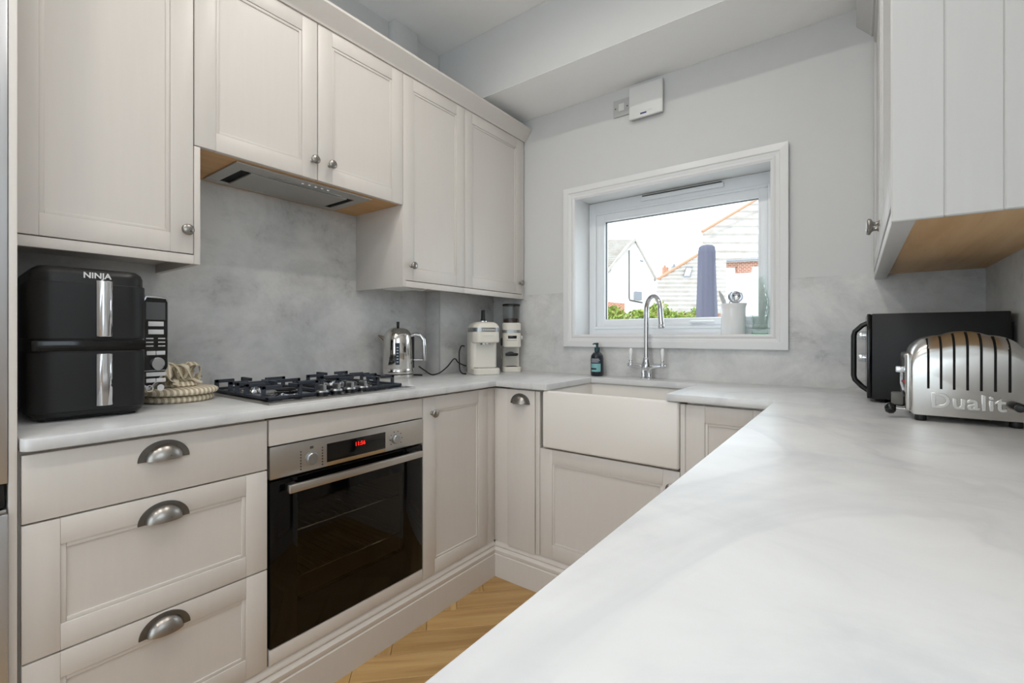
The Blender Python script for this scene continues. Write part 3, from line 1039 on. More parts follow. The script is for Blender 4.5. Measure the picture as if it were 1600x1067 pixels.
cr = [(-0.03, 2.3035), (0.006, 2.3035), (0.008, 2.309), (0.012, 2.313), (0.050, 2.356), (0.0535, 2.360), (0.0535, 2.370), (-0.03, 2.370)]
tag(MB().prism([(XU + c, z) for c, z in cr], 'y', -0.5045, YF - 0.001).build('cornice', 'cab', smooth=30), 'taupe cornice moulding along the tops of the oven-side wall cabinets', 'cornice')
# extractor
hd = thing('extractor_hood', 'built-in stainless extractor hood set in an oak board over the hob', 'extractor hood', (-0.4, 0.285, 1.712))
z0, z1 = 1.7165, 1.7220
q = MB()
hx0, hx1, hy0, hy1 = -0.545, -0.262, 0.020, 0.550
fx0, fx1, fy0, fy1 = -0.520, -0.330, 0.062, 0.512
q.box(hx0, hy0, z0, fx0, hy1, z1, 0.001)
q.box(fx1, hy0, z0, hx1, hy1, z1, 0.001)
q.box(fx0, hy0, z0, fx1, fy0, z1, 0.001)
q.box(fx0, fy1, z0, fx1, hy1, z1, 0.001)
q.build('trim_plate', 'hoodsteel', hd)
MB().box(fx0, fy0, z1 - 0.0008, fx1, fy1, z1).build('recess', 'dark', hd)
MB().box(fx0 + 0.004, fy0 + 0.034, z0 - 0.003, fx1 - 0.004, fy1 - 0.034, z0 + 0.004, 0.001).build('filter_panel', 'filter', hd)
MB().box(-0.324, 0.150, z0 - 0.0025, -0.314, 0.440, z0 + 0.0005, 0.001).build('pull_strip', 'band', hd)
for k in range(5):
    MB().lathe([(0, 0), (0.0055, 0), (0.0045, -0.003), (0, -0.003)], (-0.292, 0.262 + k * 0.026, z0), n=14).build('button', 'chrome', hd)
# under cabinet light box
t = thing('undercabinet_light', 'small white box light fixed under the wall cabinet near the kettle', 'light fitting', (-0.36, 0.79, 1.360))
MB().box(-0.43, 0.735, 1.3615, -0.30, 0.840, 1.3885, 0.004).build('housing', 'white', t)
MB().tube([(-0.36, 0.84, 1.380), (-0.36, 0.87, 1.372), (-0.36, 0.92, 1.370), (-0.36, 0.97, 1.384)], 0.004, 8).build('lead', 'white', t)

# ------------------------------------------------------------------ fridge and tall panel
tag(MB().box(XL + 0.002, -0.5185, ZF, 0.002, -0.5060, 2.40, 0.001).build('tall_end_panel', 'cab'), 'tall taupe end panel beside the steel fridge', 'panel')
t = thing('fridge_freezer', 'brushed steel fridge freezer beside the tall end panel', 'fridge', (-0.28, -0.83, ZF))
MB().box(-0.56, -1.125, ZF, -0.055, -0.5205, 2.02).build('cabinet', 'black', t)
MB().box(-0.054, -1.124, 0.845, 0.004, -0.5195, 2.02, 0.0025).build('fridge_door', 'steelv', t)
MB().box(-0.054, -1.124, 0.06, 0.012, -0.5195, 0.785, 0.0025).build('freezer_door', 'steelv', t)
MB().box(-0.054, -1.122, 0.795, -0.004, -0.5225, 0.843, 0.004).build('grip_recess', 'black', t)
MB().box(-0.050, -1.122, 0.786, 0.006, -0.5215, 0.794, 0.002).build('grip_strip', 'chrome', t)

# ------------------------------------------------------------------ right wall cabinet
XQ, YQ = 1.430, 0.480
t = thing('wall_cabinet', 'pale wall cabinet with grooved boarded end above the toaster', 'wall cabinet', (1.59, 1.04, ZP))
MB().box(XQ + 0.0225, YQ + 0.013, ZU0 + 0.004, XR - 0.009, 1.605, 2.303).build('carcass', 'endwhite', t)
MB().box(XQ + 0.0225, YQ + 0.013, ZP + 0.018, XR - 0.009, 1.605, ZP + 0.034).build('underside_board', 'oakunder', t)
for k in range(5):
    x0 = XQ + 0.001 + k * 0.0750
    x1 = min(x0 + 0.0750, XR - 0.010)
    if x1 - x0 < 0.01:
        continue
    MB().box(x0, YQ, ZP, x1, YQ + 0.012, 2.303, 0.0022, 1).build('board', 'endwhite', t)
q = MB().box(XQ + 0.002, YQ + 0.0125, ZP, XQ + 0.038, 1.606, ZU0 - 0.004, 0.002)
q.build('pelmet', 'endwhite', t)
shaker(t, 'door', fr('right', (XQ, YQ + 0.004, ZU0)), 0.5580, ZU1 - ZU0, m='endwhite', handle=('knob', 0.520, 0.07))
shaker(t, 'door', fr('right', (XQ, YQ + 0.565, ZU0)), 0.5580, ZU1 - ZU0, m='endwhite', handle=('knob', 0.040, 0.07))
tag(MB().prism([(XQ - c, z) for c, z in cr], 'y', YQ, YF - 0.001).build('cornice', 'endwhite', smooth=30), 'pale cornice moulding on the boarded-end wall cabinet', 'cornice')

# ------------------------------------------------------------------ wall switch and control box
t = thing('wall_switch', 'square white fused switch plate with two screws high on wall', 'switch', (0.395, YF, 2.33))
Mx = fr('far', (0.353, YF - 0.0005, 2.285))
MB(Mx).box(0, 0, 0, 0.088, 0.088, 0.009, 0.002).build('plate', 'greyplast', t)
MB(Mx).box(0.030, 0.026, 0.008, 0.060, 0.064, 0.012, 0.001).build('rocker', 'white', t)
for a in (0.012, 0.076):
    MB(Mx).lathe([(0, 0), (0.004, 0), (0.003, 0.001), (0, 0.001)], (a, 0.044, 0.009), n=12).build('screw', 'print', t)
t = thing('control_box', 'white square wall box with small blue mark beside the switch plate', 'control box', (0.535, YF, 2.24))
Mx = fr('far', (0.448, YF - 0.0005, 2.238))
MB(Mx).box(0.006, 0.006, 0, 0.166, 0.158, 0.020, 0.003).build('housing', 'greyplast', t)
cv = MB(Mx).box(0, 0, 0.020, 0.172, 0.164, 0.034, 0.005, 3).build('cover', 'white', t)
MB(Mx).box(0.060, 0.014, 0.0338, 0.092, 0.021, 0.0343).build('maker_mark', 'blueprint', cv)
MB(Mx).box(0.078, 0.026, 0.0336, 0.118, 0.030, 0.0362, 0.001).build('grip', 'white', cv)

# ------------------------------------------------------------------ gas hob
hb = thing('gas_hob', 'stainless four-burner gas hob with cast iron pan supports', 'hob', (-0.298, 0.309, WT))
HX0, HX1, HY0, HY1 = -0.553, -0.043, 0.020, 0.598
q = MB().box(HX0, HY0, WT + 0.0002, HX1, HY1, WT + 0.0055, 0.002)
q.build('plate', 'steel', hb)
MB().box(HX0 + 0.014, HY0 + 0.014, WT + 0.0050, HX1 - 0.016, HY1 - 0.014, WT + 0.0072, 0.001).build('inner_plate', 'hobplate', hb)
ZH = WT + 0.0072
burn = [(-0.195, 0.150, 0.036), (-0.435, 0.150, 0.028), (-0.425, 0.470, 0.036), (-0.215, 0.470, 0.026)]
for bx, by, br in burn:
    bo = MB().lathe([(0, 0), (br + 0.012, 0), (br + 0.010, 0.004), (br, 0.006), (br, 0.016), (br - 0.003, 0.018), (0, 0.018)], (bx, by, ZH), n=32).build('burner', 'chrome', hb, smooth=40)
    MB().lathe([(0, 0.018), (br - 0.004, 0.018), (br - 0.003, 0.022), (br - 0.007, 0.025), (0, 0.026)], (bx, by, ZH), n=32).build('burner_cap', 'blackmatt', bo, smooth=40)
for gy0, gy1 in ((0.040, 0.268), (0.352, 0.580)):
    q = MB()
    gx0, gx1 = -0.540, -0.105
    zb, zt, bw = ZH + 0.004, ZH + 0.044, 0.009
    for (x0, y0, x1, y1) in ((gx0, gy0, gx1, gy0 + bw), (gx0, gy1 - bw, gx1, gy1), (gx0, gy0, gx0 + bw, gy1), (gx1 - bw, gy0, gx1, gy1)):
        q.box(x0, y0, zb - 0.003, x1, y1, zb + 0.007, 0.002, 1)
    cyy = (gy0 + gy1) / 2
    for bx, by, br in burn:
        if not gy0 < by < gy1:
            continue
        for s in (-1, 1):
            ye = gy0 if s < 0 else gy1
            # side fingers rise from the rail then run in over the burner
            for off in ((-0.058, 0.058) if (s < 0) == (gy0 < 0.2) else (0.0,)):
                ln = 0.076 if off == 0 else 0.066
                ys = sorted((ye, ye - s * 0.014))
                q.box(bx + off - 0.004, ys[0], zb, bx + off + 0.004, ys[1], zt, 0.0015, 1)
                ys = sorted((ye, ye - s * ln))
                q.box(bx + off - 0.004, ys[0], zt - 0.012, bx + off + 0.004, ys[1], zt, 0.0015, 1)
    for xe, s in ((gx0, 1), (gx1, -1)):
        xs = sorted((xe, xe + s * 0.014))
        q.box(xs[0], cyy - 0.005, zb, xs[1], cyy + 0.005, zt, 0.0015, 1)
        xs = sorted((xe, xe + s * 0.075))
        q.box(xs[0], cyy - 0.005, zt - 0.012, xs[1], cyy + 0.005, zt, 0.0015, 1)
    mid = (gx0 + gx1) / 2
    q.box(mid - 0.052, cyy - 0.005, zt - 0.012, mid + 0.052, cyy + 0.005, zt, 0.0015, 1)
    q.box(mid - 0.005, gy0, zt - 0.012, mid + 0.005, gy1, zt, 0.0015, 1)
    q.box(mid - 0.005, gy0, zb, mid + 0.005, gy0 + 0.012, zt, 0.0015, 1)
    q.box(mid - 0.005, gy1 - 0.012, zb, mid + 0.005, gy1, zt, 0.0015, 1)
    q.build('pan_support', 'iron', hb)
for k in range(4):
    kx, ky = -0.098, 0.226 + k * 0.0565
    kx -= 0.008 * k * 0.4
    kb = MB().lathe([(0, 0), (0.017, 0), (0.016, 0.009), (0, 0.009)], (kx, ky, ZH), n=24).build('knob_collar', 'black', hb)
    q = MB().lathe([(0, 0.009), (0.0205, 0.009), (0.0215, 0.012), (0.0195, 0.0165), (0, 0.017)], (kx, ky, ZH), n=28)
    kk = q.build('control_knob', 'band', hb, smooth=40)
    MB().box(kx - 0.018, ky - 0.006, ZH + 0.015, kx + 0.018, ky + 0.006, ZH + 0.036, 0.003).build('grip', 'grey' if False else 'band', kk)

# ------------------------------------------------------------------ air fryer
af = thing('air_fryer', 'black double-drawer stacked air fryer with two steel handles', 'air fryer', (-0.355, -0.348, WT), local=True)
AX1, AX0, AY0, AY1, AH = 0.175, -0.175, -0.113, 0.113, 0.385     # front at +x


def rrect(x0, y0, x1, y1, r, n=6):
    o = []
    for cx, cy_, a0 in ((x1 - r, y1 - r, 0), (x0 + r, y1 - r, PI / 2), (x0 + r, y0 + r, PI), (x1 - r, y0 + r, 1.5 * PI)):
        for k in range(n + 1):
            a = a0 + PI / 2 * k / n
            o.append((cx + r * math.cos(a), cy_ + r * math.sin(a)))
    return o


def rr_lid(q, x0, y0, x1, y1, r, levels):
    """stacked rounded-rect sections: levels of (inset, z)"""
    vs, fs = [], []
    n = None
    for ins, z in levels:
        p_ = rrect(x0 + ins, y0 + ins, x1 - ins, y1 - ins, max(r - ins, 0.003))
        n = len(p_)
        vs += [(a, b_, z) for a, b_ in p_]
    for l in range(len(levels) - 1):
        for k in range(n):
            a, b_ = l * n + k, l * n + (k + 1) % n
            fs.append((a, b_, b_ + n, a + n))
    fs.append(tuple(range(n))[::-1])
    fs.append(tuple(range((len(levels) - 1) * n, len(levels) * n)))
    q.raw(vs, fs)


q = MB()
rr_lid(q, AX0, AY0, AX1 - 0.006, AY1, 0.045, [(0.016, 0.004), (0.004, 0.012), (0.002, 0.02), (0.002, 0.365), (0.006, 0.376), (0.016, 0.384), (0.03, 0.386)])
q.build('body', 'black', af, smooth=40)
MB().box(AX0 + 0.02, AY0 + 0.02, 0.0003, AX1 - 0.04, AY1 - 0.02, 0.005).build('feet_base', 'blackmatt', af)
for zz0, zz1, hz0, hz1 in ((0.203, 0.345, 0.210, 0.352), (0.022, 0.172, 0.034, 0.166)):
    q = MB()
    rr_lid(q, AX0 + 0.12, AY0 - 0.001, AX1, AY1 + 0.001, 0.046, [(0.002, zz0), (0.0, zz0 + 0.002), (0.0, zz1 - 0.002), (0.002, zz1)])
    dr = q.build('drawer', 'blackmatt', af, smooth=40)
    vs = []
    q = MB()
    pr = [(0.0, -0.0145), (0.016, -0.0150), (0.0205, -0.010), (0.0225, -0.0035), (0.0225, 0.0035), (0.0205, 0.010), (0.016, 0.0150), (0.0, 0.0145)]
    q.prism([(AX1 + 0.001 + a, 0.019 + b_ * 1.08) for a, b_ in pr], 'z', hz0, hz1, 0.001, 1)
    q.build('handle', 'chrome', dr, smooth=40)
MB().box(AX1 - 0.012, AY0 + 0.004, 0.174, AX1 - 0.0055, AY1 - 0.004, 0.200, 0.002).build('divider_band', 'blackgloss', af)
text('maker_name', 'NINJA', 0.0200, 0.0004, 'labelwhite', af, Matrix(((0, 0, 1, AX1 - 0.0078), (1, 0, 0, 0.009), (0, 1, 0, 0.3655), (0, 0, 0, 1))), bold=0.0005)
# side control panel, set back and turned towards the room
pn = [(0.0, 0.225), (0.0, 0.043), (0.012, 0.036), (0.046, 0.072), (0.050, 0.080), (0.050, 0.225), (0.046, 0.233), (0.006, 0.235)]
Mp = Matrix(((0, 0, 1, 0.105), (1.22, 0, 0, 0.1165), (0, 1.36, 0, 0.008), (0, 0, 0, 1)))
cpn = MB(Mp).prism([(a, b_ + 0.0) for a, b_ in pn], 'z', -0.04, 0.0, 0.002).build('control_panel', 'band', af)
MB(Mp).prism([(0.0025 + a * 0.90, 0.0065 + b_ * 0.955) for a, b_ in pn], 'z', -0.001, 0.0012).build('panel_face', 'blackgloss', cpn)
MB(Mp).box(0.006, 0.184, 0.001, 0.043, 0.221, 0.0018).build('screen', 'screen', cpn)
for a0, a1, b0, bh in ((0.010, 0.040, 0.170, 0.010), (0.010, 0.040, 0.153, 0.010), (0.007, 0.0245, 0.109, 0.0085), (0.0255, 0.043, 0.109, 0.0085), (0.006, 0.044, 0.064, 0.0085), (0.006, 0.0245, 0.051, 0.0085), (0.0255, 0.044, 0.051, 0.0085)):
    MB(Mp).box(a0, b0, 0.001, a1, b0 + bh, 0.0025, 0.001).build('button', 'printlight', cpn)
MB(Mp).lathe([(0, 0.001), (0.007, 0.001), (0.007, 0.0025), (0, 0.0025)], (0.034, 0.039, 0), n=18).build('button', 'printlight', cpn)
MB(Mp).lathe([(0.0055, 0.0013), (0.0072, 0.0013), (0.0072, 0.002), (0.0055, 0.002)], (0.013, 0.0385, 0), n=18).build('power_ring', 'printlight', cpn)
MB(Mp).lathe([(0, 0.001), (0.0135, 0.001), (0.0135, 0.009), (0.012, 0.011), (0, 0.011)], (0.0275, 0.0905, 0), n=28).build('dial', 'band', cpn)
q = MB(Mp)
for b0 in (0.143, 0.135, 0.127):
    q.box(0.006, b0, 0.001, 0.020, b0 + 0.0022, 0.0016)
    q.box(0.029, b0, 0.001, 0.043, b0 + 0.0022, 0.0016)
q.box(0.003, 0.0755, 0.001, 0.047, 0.0765, 0.0016)
q.build('printed_text', 'printlight', cpn)['kind'] = 'stuff'
af.rotation_euler = (0, 0, -0.03)

# ------------------------------------------------------------------ striped cloth pads and ties beside the hob


def pad(label, cx, cy_, z0, r, h, dz):
    q = MB()
    prf = [(0, 0)]
    for k in range(9):
        a = -PI / 2 + PI * k / 8
        prf.append((r - h * 0.7 + h * 0.7 * math.cos(a), h / 2 + h / 2 * math.sin(a)))
    prf += [(r * 0.5, h * 1.12), (0, h * 1.15)]
    q.lathe(prf, (0, 0, 0), n=56)
    for v in q.bm.verts:
        a = math.atan2(v.co.y, v.co.x)
        rr = math.hypot(v.co.x, v.co.y)
        k = 1 + 0.018 * math.sin(a * 26) * (rr / r) ** 4
        v.co.x *= k
        v.co.y *= k
        v.co.z += dz * (v.co.x * 0.08 + v.co.y * 0.05) * (v.co.z > 0.004)
    o = q.build('round_pad', 'stripe', None, origin=(0, 0, 0), smooth=60)
    o.location = (cx, cy_, z0)
    return tag(o, label, 'cloth pad', 'striped round pads beside the hob')


PX, PY = -0.405, -0.098
pad('cream striped round pad lying flat on worktop beneath another pad', PX, PY, WT, 0.098, 0.020, 0)
pad('upper cream striped round pad stacked by the hob with folded ties on it', PX + 0.004, PY + 0.002, WT + 0.023, 0.106, 0.020, 0)
t = thing('fabric_bow', 'bundle of cream fabric ties knotted in bows on the striped pads', 'fabric ties', (PX, PY, WT + 0.045))
random.seed(3)


def ribbon(q, pts, w, n=18):
    P = [Vector(p) for p in pts]
    m_ = len(P)
    vs, fs = [], []
    S = []
    for k in range(n + 1):
        u = (m_ - 1) * k / n
        i = min(int(u), m_ - 2)
        f_ = u - i
        p0, p1, p2, p3 = P[max(i - 1, 0)], P[i], P[i + 1], P[min(i + 2, m_ - 1)]
        S.append(0.5 * ((2 * p1) + (p2 - p0) * f_ + (2 * p0 - 5 * p1 + 4 * p2 - p3) * f_ ** 2 + (3 * p1 - p0 - 3 * p2 + p3) * f_ ** 3))
    for k in range(n + 1):
        d_ = (S[min(k + 1, n)] - S[max(k - 1, 0)]).normalized()
        sd = d_.cross(Vector((0.35, 0.2, 1))).normalized()
        nn = d_.cross(sd).normalized() * 0.0012
        for s in (-1, 1):
            for e in (-1, 1):
                vs.append(tuple(S[k] + sd * w * s + nn * e))
    for k in range(n):
        a, b_ = 4 * k, 4 * k + 4
        fs += [(a, a + 2, b_ + 2, b_), (a + 1, b_ + 1, b_ + 3, a + 3), (a, b_, b_ + 1, a + 1), (a + 2, a + 3, b_ + 3, b_ + 2)]
    fs += [(0, 1, 3, 2), (4 * n, 4 * n + 2, 4 * n + 3, 4 * n + 1)]
    q.raw(vs, fs)


bz = WT + 0.046
loops = [((-0.02, -0.02), 0.5, 0.065), ((-0.01, 0.0), 1.4, 0.06), ((0.0, 0.01), 2.3, 0.055), ((-0.03, 0.0), 3.4, 0.06), ((-0.02, 0.02), 4.4, 0.065), ((0.0, 0.0), 5.4, 0.055), ((-0.02, -0.01), 0.0, 0.05)]
for (ox, oy), an, ln in loops:
    cx, cy_ = PX + ox, PY + oy
    d_ = Vector((math.cos(an), math.sin(an), 0))
    s_ = Vector((-math.sin(an), math.cos(an), 0))
    b0 = Vector((cx, cy_, bz + 0.022))
    pts = [b0, b0 + d_ * ln * 0.5 + Vector((0, 0, 0.048)) - s_ * 0.008, b0 + d_ * ln + Vector((0, 0, 0.042)), b0 + d_ * ln * 0.95 + Vector((0, 0, 0.002)) + s_ * 0.012, b0 + d_ * ln * 0.45 + Vector((0, 0, -0.006)) + s_ * 0.006, b0]
    q = MB()
    ribbon(q, pts, 0.012 if an < 3 else 0.014)
    q.build('bow_loop', 'stripe' if int(an) % 2 else 'fabric', t, smooth=60)
for an, ln in ((0.9, 0.07), (2.0, 0.06), (5.9, 0.075), (4.0, 0.06)):
    d_ = Vector((math.cos(an), math.sin(an), 0))
    b0 = Vector((PX - 0.01, PY, bz + 0.020))
    q = MB()
    ribbon(q, [b0, b0 + d_ * ln * 0.5 + Vector((0, 0, 0.004)), b0 + d_ * ln + Vector((0, 0, -0.010))], 0.008)
    q.build('tie_end', 'fabric', t, smooth=60)
q = MB().lathe([(0, 0.0), (0.012, 0.002), (0.016, 0.010), (0.012, 0.020), (0, 0.024)], (PX - 0.012, PY + 0.002, bz + 0.014), n=20)
q.build('knot', 'fabric', t, smooth=60)
MB().lathe([(0, -0.006), (0.05, -0.006), (0.058, 0.0), (0.045, 0.012), (0.02, 0.020), (0, 0.021)], (PX - 0.012, PY, bz + 0.004), n=28).build('folded_cloth', 'stripe', t, smooth=60)

# ------------------------------------------------------------------ kettle
KX, KY = -0.462, 0.852
kt = thing('kettle', 'polished steel dome kettle with black lid knob beside the hob', 'kettle', (KX, KY, WT), local=True)
K = MB()
K.lathe([(0, 0.0), (0.074, 0.0), (0.076, 0.003), (0.076, 0.018), (0.074, 0.020), (0, 0.020)], n=40)
K.build('power_base', 'kettle', kt, smooth=40)
MB().lathe([(0.0, 0.020), (0.0735, 0.020), (0.0735, 0.0235), (0, 0.0235)], n=40).build('base_gap', 'black', kt)
K = MB().lathe([(0, 0.0235), (0.0755, 0.0235), (0.0765, 0.026), (0.0760, 0.046), (0.0750, 0.0475), (0.0750, 0.049), (0.0757, 0.0505), (0.0735, 0.150), (0.0720, 0.190), (0.0680, 0.212), (0.0590, 0.231), (0.0460, 0.243), (0.0300, 0.250), (0, 0.2525)], n=48)
kb = K.build('body', 'kettle', kt, smooth=40)
MB().cyl((0, 0, 0.251), (0, 0, 0.281), 0.0065, 0.0075, 16, 0.002).build('lid_knob', 'black', kt)
fa = math.atan2(CAM.y - KY, CAM.x - KX)          # gauge faces the room
q = MB()
label_arc(q, 0, 0, 0.0764, 0.070, 0.176, fa - 0.16, fa + 0.10, 6)
q.build('gauge', 'labelnavy', kb)
q = MB()
for k in range(6):
    label_arc(q, 0, 0, 0.0768, 0.082 + k * 0.014, 0.0855 + k * 0.014, fa - 0.09, fa + 0.03, 3)
q.build('gauge_marks', 'labelwhite', kb)['kind'] = 'stuff'
# spout left, handle right as the kettle stands
la = fa - PI / 2 - 0.15
ld = Vector((math.cos(la), math.sin(la), 0))
q = MB().tube([ld * 0.060 + Vector((0, 0, 0.188)), ld * 0.078 + Vector((0, 0, 0.198)), ld * 0.098 + Vector((0, 0, 0.210))], [0.019, 0.015, 0.008], 14)
q.build('spout', 'kettle', kt, smooth=50)
hd_ = -ld
P_ = [hd_ * 0.066 + Vector((0, 0, 0.212)), hd_ * 0.088 + Vector((0, 0, 0.218)), hd_ * 0.112 + Vector((0, 0, 0.212)), hd_ * 0.127 + Vector((0, 0, 0.190)), hd_ * 0.130 + Vector((0, 0, 0.150)), hd_ * 0.130 + Vector((0, 0, 0.085))]
MB().tube(P_, [0.010, 0.0105, 0.011, 0.011, 0.0105, 0.009], 14).build('handle', 'chrome', kt, smooth=50)
MB().tube([hd_ * 0.070 + Vector((0, 0, 0.090)), hd_ * 0.126 + Vector((0, 0, 0.090))], 0.005, 10).build('handle_bracket', 'chrome', kt, smooth=50)
q = MB()
q.tube([hd_ * 0.0745 + Vector((0, 0, 0.05)), hd_ * 0.0745 + Vector((0, 0, 0.205))], 0.006, 10)
q.build('handle_mount', 'black', kt)


def cord(name, label, pts, r=0.0035):
    P = [Vector(p) for p in pts]
    S = []
    for i in range(len(P) - 1):
        p0, p1, p2, p3 = P[max(i - 1, 0)], P[i], P[i + 1], P[min(i + 2, len(P) - 1)]
        for k in range(8):
            f_ = k / 8
            S.append(0.5 * ((2 * p1) + (p2 - p0) * f_ + (2 * p0 - 5 * p1 + 4 * p2 - p3) * f_ ** 2 + (3 * p1 - p0 - 3 * p2 + p3) * f_ ** 3))
    S.append(P[-1])
    return tag(MB().tube(S, r, 8).build(name, 'cable', smooth=60), label, 'cable')


cord('power_cable', 'black cable looping from the coffee machine towards the kettle', [(-0.400, 0.935, WT + 0.055), (-0.410, 0.985, WT + 0.030), (-0.420, 1.040, WT + 0.006), (-0.424, 1.100, WT + 0.010), (-0.424, 1.160, WT + 0.040),
     (-0.424, 1.215, WT + 0.082), (-0.422, 1.245, WT + 0.060), (-0.418, 1.280, WT + 0.045), (-0.412, 1.300, WT + 0.038)])
cord('power_cable', 'black cable arching beside the cream coffee machine', [(-0.410, 1.285, WT + 0.150), (-0.418, 1.268, WT + 0.152), (-0.416, 1.248, WT + 0.120), (-0.408, 1.240, WT + 0.060), (-0.396, 1.232, WT + 0.018), (-0.360, 1.214, WT + 0.004), (-0.325, 1.203, WT + 0.004)])
cord('power_cable', 'short black cable behind the kettle base on the worktop', [(-0.566, 0.775, WT + 0.020), (-0.560, 0.805, WT + 0.010), (-0.556, 0.84, WT + 0.004), (-0.558, 0.90, WT + 0.004), (-0.545, 0.96, WT + 0.004), (-0.50, 0.99, WT + 0.004), (-0.455, 1.005, WT + 0.004)])

# ------------------------------------------------------------------ espresso machine (front looks into the room)
em = thing('coffee_machine', 'cream espresso machine with steel band and black top knob', 'coffee machine', (-0.285, 1.300, WT), math.radians(-32), local=True)
# local: front +x, width along y
q = MB()
rr_lid(q, -0.085, -0.075, 0.095, 0.075, 0.035, [(0.004, 0.0), (0.0, 0.004), (0.0, 0.026), (0.004, 0.030)])
eb = q.build('base_tray', 'cream', em, smooth=40)
q = MB()
rr_lid(q, -0.02, -0.062, 0.088, 0.062, 0.030, [(0.002, 0.030), (0.0, 0.032), (0.0, 0.034), (0.004, 0.035)])
q.build('drip_grille', 'chrome', em, smooth=40)
q = MB()
rr_lid(q, -0.085, -0.075, 0.035, 0.075, 0.030, [(0.0, 0.028), (0.0, 0.150), (0.0, 0.200)])
q.build('column', 'cream', em, smooth=40)
q = MB()
rr_lid(q, -0.085, -0.076, 0.092, 0.076, 0.045, [(0.010, 0.148), (0.002, 0.152), (0.0, 0.158), (0.0, 0.218), (0.002, 0.226), (0.010, 0.236), (0.022, 0.243), (0.040, 0.247)])
hd2 = q.build('brew_head', 'cream', em, smooth=40)
q = MB()
rr_lid(q, -0.0858, -0.0768, 0.0928, 0.0768, 0.0458, [(0.0, 0.200), (0.0, 0.219)])
q.build('steel_band', 'band', hd2, smooth=40)
q = MB()
for k in range(8):
    q.box(0.0920, -0.04 + k * 0.010, 0.205, 0.0934, -0.034 + k * 0.010, 0.214)
for k in range(5):
    q.box(0.0916, -0.026 + k * 0.012, 0.180, 0.0926, -0.019 + k * 0.012, 0.1825)
q.build('printed_marks', 'printlight', hd2)['kind'] = 'stuff'
MB().lathe([(0, 0.140), (0.030, 0.140), (0.032, 0.150), (0, 0.150)], (0.035, 0, 0), n=28).build('group_head', 'chrome', em)
MB().lathe([(0, 0.246), (0.026, 0.246), (0.026, 0.252), (0.020, 0.254), (0, 0.254)], n=28).build('top_plate', 'chrome', em)
MB().lathe([(0, 0.254), (0.0165, 0.254), (0.0115, 0.262), (0.0105, 0.302), (0.008, 0.304), (0, 0.304)], n=24).build('tamper_knob', 'black', em, smooth=40)

em.scale = (1, 1, 1.16)
# ------------------------------------------------------------------ coffee grinder
cg = thing('coffee_grinder', 'cream coffee grinder with clear bean hopper beside window wall', 'coffee grinder', (-0.258, 1.525, WT), math.radians(-48), local=True)
q = MB()
rr_lid(q, -0.060, -0.056, 0.065, 0.056, 0.030, [(0.003, 0.0), (0.0, 0.003), (0.0, 0.022), (0.004, 0.026)])
q.build('base', 'cream', cg, smooth=40)
MB().lathe([(0, 0.026), (0.034, 0.026), (0.034, 0.028), (0, 0.029)], (0.025, 0, 0), n=28).build('grounds_tray', 'beans', cg)
q = MB()
rr_lid(q, -0.060, -0.050, -0.010, 0.050, 0.020, [(0.0, 0.024), (0.0, 0.150)])
q.build('column', 'cream', cg, smooth=40)
q = MB()
rr_lid(q, -0.060, -0.054, 0.060, 0.054, 0.030, [(0.008, 0.120), (0.0, 0.126), (0.0, 0.182), (0.0, 0.240), (0.004, 0.244)])
gh = q.build('grinding_head', 'cream', cg, smooth=40)
q = MB()
rr_lid(q, -0.0608, -0.0548, 0.0608, 0.0548, 0.0308, [(0.0, 0.194), (0.0, 0.208)])
q.build('steel_band', 'band', gh, smooth=40)
MB().box(0.0600, -0.024, 0.166, 0.0614, 0.026, 0.180, 0.0005).build('display', 'display', gh)
q = MB()
for k in range(6):
    q.box(0.0606, -0.03 + k * 0.010, 0.156, 0.0612, -0.023 + k * 0.010, 0.1578)
q.build('printed_marks', 'print', gh)['kind'] = 'stuff'
MB().lathe([(0, 0), (0.012, 0), (0.012, 0.010), (0, 0.011)], (0.02, 0.054, 0.170), (0, 1, 0), 20).build('dial', 'chrome', gh)
MB().box(0.010, -0.064, 0.130, 0.030, -0.053, 0.168, 0.004).build('side_lever', 'black', gh)
q = MB().tube([(0.020, -0.062, 0.132), (0.020, -0.060, 0.100), (0.018, -0.058, 0.066)], 0.0022, 8)
q.build('brush_wire', 'chrome', gh)
q = MB().prism([(-0.035, 0.080), (0.030, 0.080), (0.036, 0.086), (0.036, 0.092), (0.010, 0.094), (0.006, 0.100), (-0.012, 0.100), (-0.035, 0.092)], 'x', -0.012, 0.058, 0.002)
q.build('holder_fork', 'black', cg)
q = MB()
rr = [(0.050, 0.242), (0.049, 0.246), (0.0505, 0.330), (0.0485, 0.330), (0.047, 0.247)]
q.lathe(rr, n=36)
q.build('hopper', 'hopper', cg, smooth=40)
MB().lathe([(0, 0.244), (0.046, 0.244), (0.046, 0.262), (0.03, 0.268), (0, 0.266)], n=28).build('coffee_beans', 'beans', cg)
MB().lathe([(0, 0.330), (0.0525, 0.330), (0.0525, 0.337), (0.050, 0.339), (0, 0.339)], n=36).build('hopper_lid', 'blackmatt', cg)

cg.scale = (1, 1, 1.17)
